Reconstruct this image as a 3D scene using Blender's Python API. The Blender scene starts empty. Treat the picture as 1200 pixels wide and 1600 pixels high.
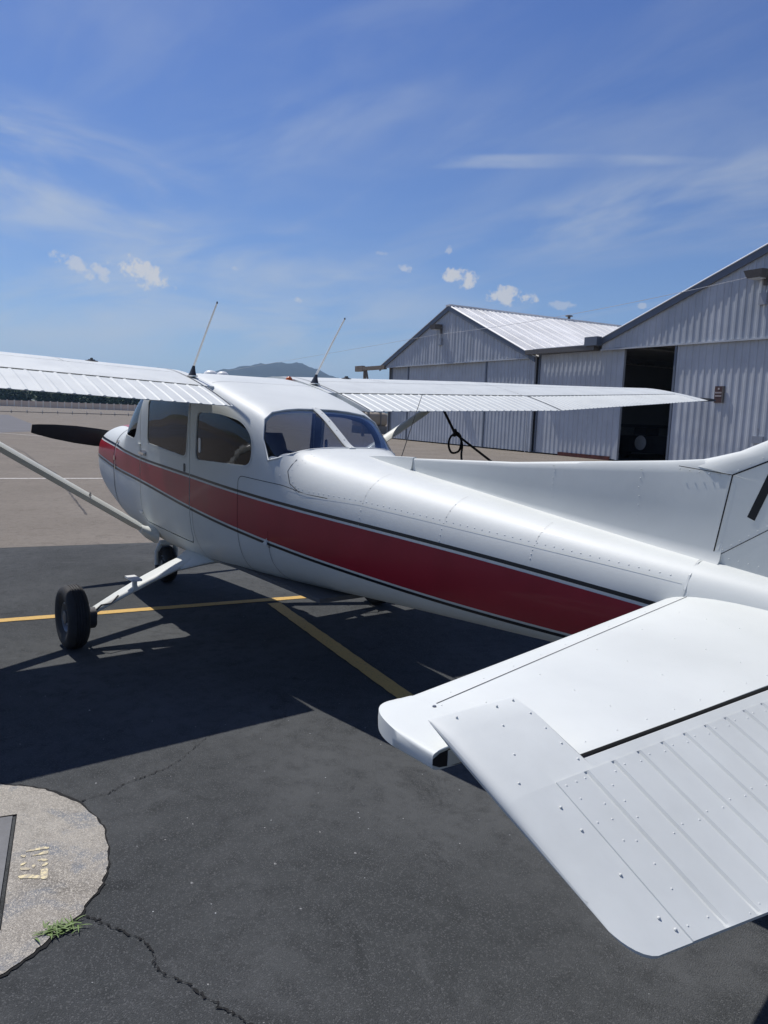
import bpy, bmesh, math, random
import numpy as np
from mathutils import Matrix, Vector
random.seed(7); rng = np.random.default_rng(11)
sc = bpy.context.scene
COL = sc.collection
# ------------------------------------------------------------------ camera
CP = (-6.8116775864753, 2.6886368850205873, 1.6949750854106385)
YAW, PITCH, ROLL, FPX = -0.6460872668024773, -0.12920211822507688, 0.039016957761825774, 1193.046
def cam_axes():
    f = np.array([math.cos(YAW)*math.cos(PITCH), math.sin(YAW)*math.cos(PITCH), math.sin(PITCH)])
    r = np.cross(f, [0, 0, 1]); r /= np.linalg.norm(r); u = np.cross(r, f)
    c, s = math.cos(ROLL), math.sin(ROLL)
    return c*r+s*u, -s*r+c*u, f
cr, cu, cf = cam_axes()
cd = bpy.data.cameras.new('camera'); cam = bpy.data.objects.new('camera', cd); COL.objects.link(cam)
cd.sensor_fit = 'HORIZONTAL'; cd.sensor_width = 36.0; cd.lens = 36.0*FPX/1200
cd.clip_start = 0.05; cd.clip_end = 20000
cam.matrix_world = Matrix(((cr[0], cu[0], -cf[0], CP[0]), (cr[1], cu[1], -cf[1], CP[1]), (cr[2], cu[2], -cf[2], CP[2]), (0, 0, 0, 1)))
sc.camera = cam
# ------------------------------------------------------------------ sun, sky, exposure
SUNV = Vector((0.565, 0.04, 1.0)).normalized()
sl = bpy.data.lights.new('sun', 'SUN'); sl.energy = 5.0; sl.angle = math.radians(0.53); sl.color = (1.0, 0.965, 0.92)
so = bpy.data.objects.new('sun', sl); COL.objects.link(so); so.location = (20, 5, 40)
so.rotation_euler = SUNV.to_track_quat('Z', 'Y').to_euler()
world = bpy.data.worlds.new('World'); sc.world = world; world.use_nodes = True
def build_world():
    nt = world.node_tree; N = nt.nodes; L = nt.links; N.clear()
    out = N.new('ShaderNodeOutputWorld'); bg = N.new('ShaderNodeBackground'); bg.inputs[1].default_value = 0.080
    sky = N.new('ShaderNodeTexSky'); sky.sky_type = 'NISHITA'; sky.sun_disc = False
    sky.sun_elevation = math.asin(SUNV.z); sky.sun_rotation = math.atan2(SUNV.x, SUNV.y)
    sky.altitude = 100; sky.air_density = 1.0; sky.dust_density = 0.35; sky.ozone_density = 2.6
    tc = N.new('ShaderNodeTexCoord')
    # thin cirrus: stretched noise over the direction projected on a high plane
    sep = N.new('ShaderNodeSeparateXYZ'); L.new(tc.outputs['Generated'], sep.inputs[0])
    mz = N.new('ShaderNodeMath'); mz.operation = 'MAXIMUM'; mz.inputs[1].default_value = 0.02; L.new(sep.outputs[2], mz.inputs[0])
    az = N.new('ShaderNodeMath'); az.operation = 'ADD'; az.inputs[1].default_value = 0.12; L.new(mz.outputs[0], az.inputs[0])
    dv = N.new('ShaderNodeVectorMath'); dv.operation = 'DIVIDE'
    cb = N.new('ShaderNodeCombineXYZ')
    for i in range(3): L.new(az.outputs[0], cb.inputs[i])
    L.new(tc.outputs['Generated'], dv.inputs[0]); L.new(cb.outputs[0], dv.inputs[1])
    def cirrus(rot, scale, nscale, lo, hi, amp, seed):
        mp = N.new('ShaderNodeMapping'); mp.inputs['Rotation'].default_value = (0, 0, rot); mp.inputs['Scale'].default_value = scale
        mp.inputs['Location'].default_value = (seed, seed*.7, 0)
        L.new(dv.outputs[0], mp.inputs[0])
        n = N.new('ShaderNodeTexNoise'); n.inputs['Scale'].default_value = nscale; n.inputs['Detail'].default_value = 5
        n.inputs['Roughness'].default_value = 0.55; n.inputs['Distortion'].default_value = 0.45; L.new(mp.outputs[0], n.inputs[0])
        mr = N.new('ShaderNodeMapRange'); mr.interpolation_type = 'SMOOTHSTEP'
        mr.inputs['From Min'].default_value = lo; mr.inputs['From Max'].default_value = hi; mr.inputs['To Max'].default_value = amp
        L.new(n.outputs['Fac'], mr.inputs[0]); return mr.outputs[0]
    a = cirrus(1.35, (0.7, 1.5, 1), 1.0, .43, .80, .42, 5.3)
    b = cirrus(1.0, (0.45, 2.0, 1), 1.7, .50, .82, .32, 8.4)
    ad = N.new('ShaderNodeMath'); ad.operation = 'ADD'; L.new(a, ad.inputs[0]); L.new(b, ad.inputs[1])
    # cirrus thins towards the zenith and thickens towards the horizon
    hz = N.new('ShaderNodeMapRange'); hz.inputs['From Min'].default_value = 0.0; hz.inputs['From Max'].default_value = 0.55
    hz.inputs['To Min'].default_value = 1.0; hz.inputs['To Max'].default_value = 0.40; L.new(sep.outputs[2], hz.inputs[0])
    ml = N.new('ShaderNodeMath'); ml.operation = 'MULTIPLY'; L.new(ad.outputs[0], ml.inputs[0]); L.new(hz.outputs[0], ml.inputs[1])
    mix = N.new('ShaderNodeMix'); mix.data_type = 'RGBA'; mix.inputs[7].default_value = (6.6, 7.3, 8.4, 1)
    L.new(ml.outputs[0], mix.inputs[0])
    tint = N.new('ShaderNodeMix'); tint.data_type = 'RGBA'; tint.blend_type = 'MULTIPLY'; tint.inputs[0].default_value = 1.0
    el = N.new('ShaderNodeValToRGB'); el.color_ramp.elements[0].position = 0.0; el.color_ramp.elements[0].color = (.90, 1.0, 1.22, 1)
    el.color_ramp.elements[1].position = .55; el.color_ramp.elements[1].color = (.64, .81, 1.33, 1)
    e2 = el.color_ramp.elements.new(.18); e2.color = (.82, .95, 1.26, 1)
    L.new(sep.outputs[2], el.inputs[0]); L.new(el.outputs[0], tint.inputs[7])
    L.new(sky.outputs[0], tint.inputs[6]); L.new(tint.outputs[2], mix.inputs[6])
    cur = mix.outputs[2]
    # small fair-weather cumulus, each at its own bearing
    nz = N.new('ShaderNodeTexNoise'); nz.inputs['Scale'].default_value = 58; nz.inputs['Detail'].default_value = 6; nz.inputs['Roughness'].default_value = .66
    L.new(tc.outputs['Generated'], nz.inputs[0])
    def cumulus(direc, wdt, hgt, tilt, amp):
        nonlocal cur
        d = Vector(direc).normalized(); r = d.cross(Vector((0, 0, 1))).normalized(); u = r.cross(d)
        r2 = r*math.cos(tilt)+u*math.sin(tilt); u2 = -r*math.sin(tilt)+u*math.cos(tilt)
        def dot(v, k):
            n = N.new('ShaderNodeVectorMath'); n.operation = 'DOT_PRODUCT'; n.inputs[1].default_value = tuple(v*k)
            L.new(tc.outputs['Generated'], n.inputs[0]); return n.outputs['Value']
        def m(op, x, y):
            n = N.new('ShaderNodeMath'); n.operation = op
            for i, q in enumerate((x, y)):
                if isinstance(q, (int, float)): n.inputs[i].default_value = q
                else: L.new(q, n.inputs[i])
            return n.outputs[0]
        x = dot(r2, 1/wdt); y = dot(u2, 1/hgt); f = dot(d, 1.0)
        q = m('ADD', m('MULTIPLY', x, x), m('MULTIPLY', y, y))
        e = m('SUBTRACT', 1.0, q)
        # front hemisphere only
        e = m('MULTIPLY', e, m('GREATER_THAN', f, 0.3))
        v = m('ADD', m('MULTIPLY', e, 0.42), m('SUBTRACT', m('MULTIPLY', nz.outputs['Fac'], 1.7), .36))
        mr = N.new('ShaderNodeMapRange'); mr.interpolation_type = 'SMOOTHSTEP'; mr.inputs['From Min'].default_value = .60; mr.inputs['From Max'].default_value = .91
        mr.inputs['To Max'].default_value = amp; L.new(v, mr.inputs[0])
        gate = m('MULTIPLY', mr.outputs[0], m('GREATER_THAN', e, -1.2))
        mx = N.new('ShaderNodeMix'); mx.data_type = 'RGBA'; mx.inputs[7].default_value = (9.0, 8.9, 8.8, 1)
        L.new(gate, mx.inputs[0]); L.new(cur, mx.inputs[6]); cur = mx.outputs[2]
    def ray(x, y): return tuple(cr*(x-600)/FPX+cu*(800-y)/FPX+cf)
    # broad veils of cirrus, fibres along each veil
    def veil(direc, wdt, hgt, tilt, amp, seed):
        nonlocal cur
        d = Vector(direc).normalized(); r = d.cross(Vector((0, 0, 1))).normalized(); u = r.cross(d)
        r2 = r*math.cos(tilt)+u*math.sin(tilt); u2 = -r*math.sin(tilt)+u*math.cos(tilt)
        def dot(v, k):
            n = N.new('ShaderNodeVectorMath'); n.operation = 'DOT_PRODUCT'; n.inputs[1].default_value = tuple(v*k)
            L.new(tc.outputs['Generated'], n.inputs[0]); return n.outputs['Value']
        def m(op, x, y):
            n = N.new('ShaderNodeMath'); n.operation = op
            for i, q in enumerate((x, y)):
                if isinstance(q, (int, float)): n.inputs[i].default_value = q
                else: L.new(q, n.inputs[i])
            return n.outputs[0]
        x = dot(r2, 1/wdt); y = dot(u2, 1/hgt); f = dot(d, 1.0)
        q = m('ADD', m('MULTIPLY', x, x), m('MULTIPLY', y, y))
        fall = N.new('ShaderNodeMapRange'); fall.interpolation_type = 'SMOOTHERSTEP'; fall.inputs['From Min'].default_value = 1.0; fall.inputs['From Max'].default_value = 0.0
        fall.inputs['To Max'].default_value = 1.0; L.new(q, fall.inputs[0])
        cv = N.new('ShaderNodeCombineXYZ'); L.new(m('ADD', dot(r2, 5.0), seed), cv.inputs[0]); L.new(dot(u2, 17.0), cv.inputs[1])
        n = N.new('ShaderNodeTexNoise'); n.inputs['Scale'].default_value = 1.0; n.inputs['Detail'].default_value = 5; n.inputs['Roughness'].default_value = .55; n.inputs['Distortion'].default_value = .45; L.new(cv.outputs[0], n.inputs[0])
        mr = N.new('ShaderNodeMapRange'); mr.interpolation_type = 'SMOOTHSTEP'; mr.inputs['From Min'].default_value = .36; mr.inputs['From Max'].default_value = .74; mr.inputs['To Max'].default_value = amp; L.new(n.outputs['Fac'], mr.inputs[0])
        g = m('MULTIPLY', m('MULTIPLY', mr.outputs[0], fall.outputs[0]), m('GREATER_THAN', f, 0.3))
        mx = N.new('ShaderNodeMix'); mx.data_type = 'RGBA'; mx.inputs[7].default_value = (7.2, 7.9, 8.8, 1)
        L.new(g, mx.inputs[0]); L.new(cur, mx.inputs[6]); cur = mx.outputs[2]
    for i, (x, y, w, h, t, a_) in enumerate(VEILS): veil(ray(x, y), w/FPX, h/FPX, t, a_, i*3.7)
    for (x, y, w, h, t, a_) in CLOUDS: cumulus(ray(x, y), w/FPX, h/FPX, t, a_)
    L.new(cur, bg.inputs[0]); L.new(bg.outputs[0], out.inputs[0])
# bearing of each small cloud (as seen in the photograph), half-width, half-height, tilt
CLOUDS = [(222, 427, 50, 21, -.40, .85), (130, 418, 56, 13, -.28, .6), (720, 434, 38, 17, -.15, .85), (797, 463, 38, 18, .0, .8),
          (633, 419, 18, 7, -.3, .5), (702, 391, 8, 8, 0, .4), (878, 477, 26, 9, -.1, .4), (1005, 478, 10, 5, 0, .4), (466, 468, 10, 6, 0, .45), (596, 396, 12, 4, 0, .3), (368, 419, 7, 4, 0, .3)]
VEILS = [(30, 265, 330, 110, -.10, .70), (300, 490, 440, 160, .10, .70), (1010, 320, 330, 60, .20, .50), (790, 252, 330, 12, .0, .50), (430, 210, 300, 70, .30, .22), (620, 40, 260, 60, .3, .14)]
build_world()
world.cycles.sampling_method = 'MANUAL'; world.cycles.sample_map_resolution = 512
sc.view_settings.view_transform = 'Standard'; sc.view_settings.look = 'None'; sc.view_settings.gamma = 1.0
sc.view_settings.use_curve_mapping = False
sc.view_settings.exposure = -0.16
sc.cycles.max_bounces = 8; sc.cycles.transparent_max_bounces = 16

# ------------------------------------------------------------------ materials
def rgba(c): return (c[0], c[1], c[2], 1.0)
def pbr(name, col, rough=.5, metal=0.0, var=0.0, vscale=3.0, bump=0.0, bscale=40.0, bdist=.002, coat=0.0, col2=None, spec=None, detail=5, rvar=0.0):
    m = bpy.data.materials.new(name); m.use_nodes = True; nt = m.node_tree; N = nt.nodes; L = nt.links
    b = N['Principled BSDF']; b.inputs['Base Color'].default_value = rgba(col); b.inputs['Roughness'].default_value = rough
    b.inputs['Metallic'].default_value = metal
    if spec is not None: b.inputs['Specular IOR Level'].default_value = spec
    if coat: b.inputs['Coat Weight'].default_value = coat; b.inputs['Coat Roughness'].default_value = .06
    tc = N.new('ShaderNodeTexCoord')
    if var or col2:
        n = N.new('ShaderNodeTexNoise'); n.inputs['Scale'].default_value = vscale; n.inputs['Detail'].default_value = detail; n.inputs['Roughness'].default_value = .6
        L.new(tc.outputs['Object'], n.inputs[0])
        r = N.new('ShaderNodeValToRGB'); r.color_ramp.elements[0].position = .3; r.color_ramp.elements[1].position = .7
        c2 = col2 or tuple(min(1, c*(1+var)) for c in col); c1 = col if col2 else tuple(c*(1-var) for c in col)
        r.color_ramp.elements[0].color = rgba(c1); r.color_ramp.elements[1].color = rgba(c2)
        L.new(n.outputs['Fac'], r.inputs[0]); L.new(r.outputs[0], b.inputs['Base Color'])
        if rvar:
            mr = N.new('ShaderNodeMapRange'); mr.inputs['To Min'].default_value = rough-rvar; mr.inputs['To Max'].default_value = rough+rvar
            L.new(n.outputs['Fac'], mr.inputs[0]); L.new(mr.outputs[0], b.inputs['Roughness'])
    if bump:
        n2 = N.new('ShaderNodeTexNoise'); n2.inputs['Scale'].default_value = bscale; n2.inputs['Detail'].default_value = 4
        L.new(tc.outputs['Object'], n2.inputs[0])
        bp = N.new('ShaderNodeBump'); bp.inputs['Strength'].default_value = bump; bp.inputs['Distance'].default_value = bdist
        L.new(n2.outputs['Fac'], bp.inputs['Height']); L.new(bp.outputs[0], b.inputs['Normal'])
    return m
def asphalt(name, base, speck, speckamt, wear, scale=1.0, bstr=.6, stain=None):
    """bitumen with visible aggregate: voronoi stones, tone drift, rough bump"""
    m = bpy.data.materials.new(name); m.use_nodes = True; nt = m.node_tree; N = nt.nodes; L = nt.links
    b = N['Principled BSDF']; b.inputs['Roughness'].default_value = .95; b.inputs['Specular IOR Level'].default_value = .10
    tc = N.new('ShaderNodeTexCoord'); co = tc.outputs['Object']
    v = N.new('ShaderNodeTexVoronoi'); v.inputs['Scale'].default_value = 105*scale; L.new(co, v.inputs[0])
    big = N.new('ShaderNodeTexNoise'); big.inputs['Scale'].default_value = .55; big.inputs['Detail'].default_value = 8; big.inputs['Roughness'].default_value = .62; L.new(co, big.inputs[0])
    med = N.new('ShaderNodeTexNoise'); med.inputs['Scale'].default_value = 9; med.inputs['Detail'].default_value = 8; med.inputs['Roughness'].default_value = .7; L.new(co, med.inputs[0])
    def mixc(fac, c1, c2, f=None, blend='MIX'):
        n = N.new('ShaderNodeMix'); n.data_type = 'RGBA'; n.blend_type = blend
        if isinstance(fac, float): n.inputs[0].default_value = fac
        else: L.new(fac, n.inputs[0])
        for i, c in ((6, c1), (7, c2)):
            if isinstance(c, tuple): n.inputs[i].default_value = rgba(c)
            else: L.new(c, n.inputs[i])
        return n.outputs[2]
    def ramp(x, lo, hi, a=0.0, bb=1.0):
        n = N.new('ShaderNodeMapRange'); n.interpolation_type = 'SMOOTHSTEP'; n.inputs['From Min'].default_value = lo; n.inputs['From Max'].default_value = hi
        n.inputs['To Min'].default_value = a; n.inputs['To Max'].default_value = bb; L.new(x, n.inputs[0]); return n.outputs[0]
    c = mixc(ramp(big.outputs['Fac'], .35, .68), base, wear)
    c = mixc(ramp(med.outputs['Fac'], .42, .72, 0, .55), c, tuple(x*.62 for x in base))
    oil = N.new('ShaderNodeTexNoise'); oil.inputs['Scale'].default_value = 2.1; oil.inputs['Detail'].default_value = 6; oil.inputs['Roughness'].default_value = .72; oil.inputs['Distortion'].default_value = 1.2; L.new(co, oil.inputs[0])
    c = mixc(ramp(oil.outputs['Fac'], .56, .70, 0, .5), c, tuple(x*.5 for x in base))
    c = mixc(ramp(oil.outputs['Fac'], .42, .30, 0, .35), c, tuple(min(1, x*1.25) for x in wear))
    if stain:
        sn = N.new('ShaderNodeTexNoise'); sn.inputs['Scale'].default_value = 3.6; sn.inputs['Detail'].default_value = 9; sn.inputs['Roughness'].default_value = .68; sn.inputs['Distortion'].default_value = .6; L.new(co, sn.inputs[0])
        c = mixc(ramp(sn.outputs['Fac'], .50, .63, 0, .75), c, stain)
    sepc = N.new('ShaderNodeSeparateColor'); L.new(v.outputs['Color'], sepc.inputs[0])
    st = ramp(sepc.outputs[0], 1-speckamt, 1-speckamt*.4)
    c = mixc(st, c, speck)
    hi = ramp(sepc.outputs[1], .9999, .99995)
    c = mixc(hi, c, tuple(min(.6, x*4.5) for x in speck))
    # worn-open pores
    v2 = N.new('ShaderNodeTexVoronoi'); v2.inputs['Scale'].default_value = 62*scale; L.new(co, v2.inputs[0])
    pore = ramp(v2.outputs['Distance'], .07, .17, 1.0, 0.0)
    s2 = N.new('ShaderNodeSeparateColor'); L.new(v2.outputs['Color'], s2.inputs[0])
    pm = N.new('ShaderNodeMath'); pm.operation = 'MULTIPLY'; L.new(pore, pm.inputs[0]); L.new(ramp(s2.outputs[2], .38, .43), pm.inputs[1])
    c = mixc(pm.outputs[0], c, tuple(x*.25 for x in base))
    L.new(c, b.inputs['Base Color'])
    hs = N.new('ShaderNodeMath'); hs.operation = 'SUBTRACT'; L.new(med.outputs['Fac'], hs.inputs[0]); L.new(pm.outputs[0], hs.inputs[1])
    h2 = N.new('ShaderNodeMath'); h2.operation = 'SUBTRACT'; L.new(hs.outputs[0], h2.inputs[0]); L.new(v.outputs['Distance'], h2.inputs[1])
    bp = N.new('ShaderNodeBump'); bp.inputs['Strength'].default_value = bstr; bp.inputs['Distance'].default_value = .006
    L.new(h2.outputs[0], bp.inputs['Height']); L.new(bp.outputs[0], b.inputs['Normal'])
    return m
def glass(name, tint, fac=.06):
    m = bpy.data.materials.new(name); m.use_nodes = True; nt = m.node_tree; N = nt.nodes; L = nt.links; N.clear()
    out = N.new('ShaderNodeOutputMaterial'); t = N.new('ShaderNodeBsdfTransparent'); t.inputs[0].default_value = rgba(tint)
    g = N.new('ShaderNodeBsdfGlossy'); g.inputs['Roughness'].default_value = .035; g.inputs[0].default_value = (.9, .93, 1, 1)
    # Schlick reflectance from the unsigned facing angle, so both faces of the thin pane behave alike
    ge = N.new('ShaderNodeNewGeometry'); dt = N.new('ShaderNodeVectorMath'); dt.operation = 'DOT_PRODUCT'; L.new(ge.outputs['Incoming'], dt.inputs[0]); L.new(ge.outputs['Normal'], dt.inputs[1])
    def mth(op, a, b=None):
        n = N.new('ShaderNodeMath'); n.operation = op
        for i, q in enumerate((a, b)):
            if q is None: continue
            if isinstance(q, (int, float)): n.inputs[i].default_value = q
            else: L.new(q, n.inputs[i])
        return n
    ab = mth('ABSOLUTE', dt.outputs['Value']); om = mth('SUBTRACT', 1.0, ab.outputs[0]); pw = mth('POWER', om.outputs[0], 5.0); sc2 = mth('MULTIPLY', pw.outputs[0], .9)
    ad = mth('ADD', sc2.outputs[0], .035+fac)
    mx = N.new('ShaderNodeMixShader'); L.new(ad.outputs[0], mx.inputs[0]); L.new(t.outputs[0], mx.inputs[1]); L.new(g.outputs[0], mx.inputs[2])
    L.new(mx.outputs[0], out.inputs[0]); return m
M = {}
M['paint'] = pbr('white_aircraft_paint', (.645, .665, .63), .50, var=.05, vscale=2.2, bump=.2, bscale=3.5, bdist=.010, coat=.06, rvar=.07, spec=.35)
M['paint_top'] = pbr('chalky_white_paint', (.61, .63, .60), .52, var=.06, vscale=5, bump=.14, bscale=7, bdist=.004, coat=.05, rvar=.08, spec=.35)
M['red'] = pbr('dark_red_paint', (.33, .012, .026), .40, var=.10, vscale=4, bump=.06, bscale=6, bdist=.004, coat=.15, rvar=.06)
M['black_paint'] = pbr('black_paint', (.010, .011, .013), .35, var=.2, vscale=12)
M['gap'] = pbr('dark_panel_gap', (.012, .012, .013), .8, var=.3, vscale=30)
M['lap'] = pbr('grimy_skin_lap', (.46, .46, .43), .7, var=.3, vscale=30)
M['rubber'] = pbr('tyre_rubber', (.022, .022, .023), .75, var=.25, vscale=25, bump=.3, bscale=120)
M['rim'] = pbr('grey_wheel_rim', (.16, .165, .17), .45, metal=.4, var=.2, vscale=18)
M['steel'] = pbr('dull_steel', (.32, .32, .33), .38, metal=.9, var=.15, vscale=20)
M['chrome'] = pbr('polished_fitting', (.7, .7, .7), .16, metal=1.0, var=.05, vscale=10)
M['darkmetal'] = pbr('dark_metal', (.05, .05, .055), .45, metal=.5, var=.2, vscale=15)
M['propblack'] = pbr('matt_black_propeller', (.012, .013, .015), .6, var=.2, vscale=8)
M['interior'] = pbr('cabin_lining', (.10, .10, .10), .85, var=.12, vscale=9)
M['seat'] = pbr('seat_cloth', (.05, .05, .052), .9, var=.25, vscale=14, bump=.3, bscale=200)
M['belt'] = pbr('grey_webbing', (.30, .29, .27), .8, var=.1, vscale=40)
M['glass'] = glass('cabin_window', (.25, .265, .28), .0)
M['glass_clear'] = glass('clear_cabin_window', (.68, .70, .72), .0)
M['glass_rear'] = glass('rear_window', (.86, .88, .90), .0)
M['plastic_white'] = pbr('white_plastic', (.72, .72, .70), .4, var=.04, vscale=8)
M['amber'] = pbr('amber_plastic', (.45, .10, .02), .25, var=.1, vscale=8)
M['asphalt_new'] = asphalt('black_sealed_asphalt', (.056, .0595, .0605), (.098, .101, .102), .20, (.096, .100, .101), scale=2.3)
M['asphalt_old'] = asphalt('weathered_tan_apron', (.180, .158, .132), (.255, .228, .195), .25, (.215, .190, .160), scale=2.0, bstr=.4)
M['asphalt_far'] = pbr('grey_taxiway', (.115, .112, .115), .9, var=.12, vscale=.4)
M['concrete'] = asphalt('aggregate_concrete', (.35, .32, .275), (.52, .48, .41), .38, (.45, .42, .365), scale=2.2, bstr=.8, stain=(.235, .25, .27))
def worn_paint(name, col, under, lo=.36, hi=.5, scale=60):
    m = pbr(name, col, .8, col2=under, vscale=scale, bump=.4, bscale=130, bdist=.002)
    r = [n for n in m.node_tree.nodes if n.type == 'VALTORGB'][0]
    r.color_ramp.elements[0].position = lo; r.color_ramp.elements[1].position = hi
    r.color_ramp.elements[0].color = rgba(under); r.color_ramp.elements[1].color = rgba(col); return m
M['yellow'] = worn_paint('worn_yellow_line', (.56, .35, .09), (.31, .21, .08), .30, .46)
M['cream'] = worn_paint('worn_cream_stencil', (.70, .60, .36), (.42, .37, .27), .46, .56, 70)
M['whiteline'] = worn_paint('worn_white_line', (.55, .52, .47), (.25, .22, .19), .30, .5, 12)
M['crack'] = pbr('open_crack', (.006, .006, .006), .95, var=.3, vscale=50)
M['cast'] = pbr('cast_iron_grate', (.11, .112, .118), .6, metal=.35, var=.18, vscale=9, bump=.3, bscale=60)
M['void'] = pbr('dark_pit', (.006, .006, .007), .95, var=.2, vscale=5)
M['stain'] = pbr('bluish_grey_stain', (.20, .215, .235), .9, col2=(.30, .285, .26), vscale=10)
M['sheet'] = pbr('grey_painted_sheet', (.44, .47, .50), .55, var=.10, vscale=1.3, rvar=.05, spec=.35)
M['sheet2'] = pbr('grey_painted_sheet_faded', (.47, .495, .52), .55, var=.12, vscale=.8, rvar=.05, spec=.35)
M['trim'] = pbr('slate_trim', (.115, .135, .17), .5, var=.1, vscale=2)
M['roof'] = pbr('galvanised_roof', (.66, .66, .65), .55, metal=.0, var=.16, vscale=.45, rvar=.08)
M['roofstain'] = pbr('weathered_roof_patch', (.36, .35, .33), .6, var=.15, vscale=2)
M['timber'] = pbr('weathered_timber', (.20, .165, .13), .85, var=.25, vscale=6)
M['rust'] = pbr('rusty_red_kickplate', (.085, .022, .016), .8, var=.4, vscale=4)
M['lampcase'] = pbr('bronze_lamp_case', (.11, .10, .09), .5, var=.15, vscale=9)
M['lampglass'] = pbr('lamp_lens', (.6, .6, .57), .2, var=.05, vscale=9)
M['conduit'] = pbr('grey_conduit', (.33, .35, .38), .5, var=.08, vscale=8)
M['sign'] = pbr('faded_brown_sign', (.080, .040, .034), .6, var=.15, vscale=20)
M['signtext'] = pbr('faded_sign_lettering', (.42, .37, .35), .6, var=.1, vscale=30)
M['cable'] = pbr('pale_cable', (.55, .55, .55), .45, var=.05, vscale=3)
M['strap'] = pbr('black_webbing_strap', (.012, .012, .013), .85, var=.2, vscale=60)
M['tank'] = pbr('beige_tank_paint', (.34, .29, .22), .55, var=.08, vscale=2)
M['tankgrey'] = pbr('grey_skid', (.20, .20, .19), .7, var=.12, vscale=3)
M['barrier'] = pbr('tan_wall_panel', (.72, .57, .43), .9, var=.12, vscale=.6)
M['pier'] = pbr('pale_wall_pier', (.85, .77, .64), .9, var=.08, vscale=.6)
M['grass'] = pbr('weed_leaf', (.085, .15, .030), .6, col2=(.15, .22, .06), vscale=25)
M['foliage'] = pbr('far_foliage', (.028, .050, .018), .8, col2=(.05, .085, .03), vscale=.12)
M['hillside'] = pbr('wooded_hill', (.013, .024, .024), .95, col2=(.024, .038, .032), vscale=.012)
M['field'] = pbr('dry_grass_field', (.12, .12, .06), .95, col2=(.17, .15, .085), vscale=.02)
M['stone'] = pbr('pale_grit', (.34, .33, .31), .8, var=.2, vscale=40)
M['dirt'] = pbr('dark_equipment', (.03, .032, .036), .7, var=.3, vscale=4)
M['wallin'] = pbr('hangar_inner_wall', (.36, .38, .40), .8, var=.1, vscale=.5)

# ------------------------------------------------------------------ mesh helpers (x aft station s, y left, z up  ->  world X = -s)
def P(s, y, z): return (-s, y, z)
def finish(o, smooth):
    me = o.data
    if smooth is not None:
        me.polygons.foreach_set('use_smooth', [True]*len(me.polygons)); me.set_sharp_from_angle(angle=math.radians(smooth))
def mk(name, verts, faces, mat, parent=None, smooth=35, fm=None, fix=True):
    me = bpy.data.meshes.new(name); me.from_pydata([tuple(map(float, v)) for v in verts], [], [tuple(f) for f in faces])
    for m in (mat if isinstance(mat, (list, tuple)) else [mat]): me.materials.append(m)
    if fm is not None: me.polygons.foreach_set('material_index', fm)
    if fix:
        bm = bmesh.new(); bm.from_mesh(me); bmesh.ops.recalc_face_normals(bm, faces=bm.faces); bm.to_mesh(me); bm.free()
    me.update()
    o = bpy.data.objects.new(name, me); COL.objects.link(o)
    finish(o, smooth)
    if parent is not None: adopt(o, parent)
    return o
def adopt(o, parent):
    o.parent = parent
    if parent.type == 'EMPTY': o.matrix_parent_inverse = Matrix.Translation(-Vector(parent.location))
def thing(name, label, cat, loc, group=None):
    o = bpy.data.objects.new(name, None); COL.objects.link(o); o.location = loc; o.empty_display_size = .3
    tag(o, label, cat, group); return o
def tag(o, label=None, cat=None, group=None, kind=None):
    if label: o['label'] = label
    if cat: o['category'] = cat
    if group: o['group'] = group
    if kind: o['kind'] = kind
    return o
def rebase(o):
    vs = np.array([v.co[:] for v in o.data.vertices]); c = (vs.min(0)+vs.max(0))/2; c[2] = vs[:, 2].min()
    o.data.transform(Matrix.Translation(-Vector(c))); o.location = Vector(c); return o
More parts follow.
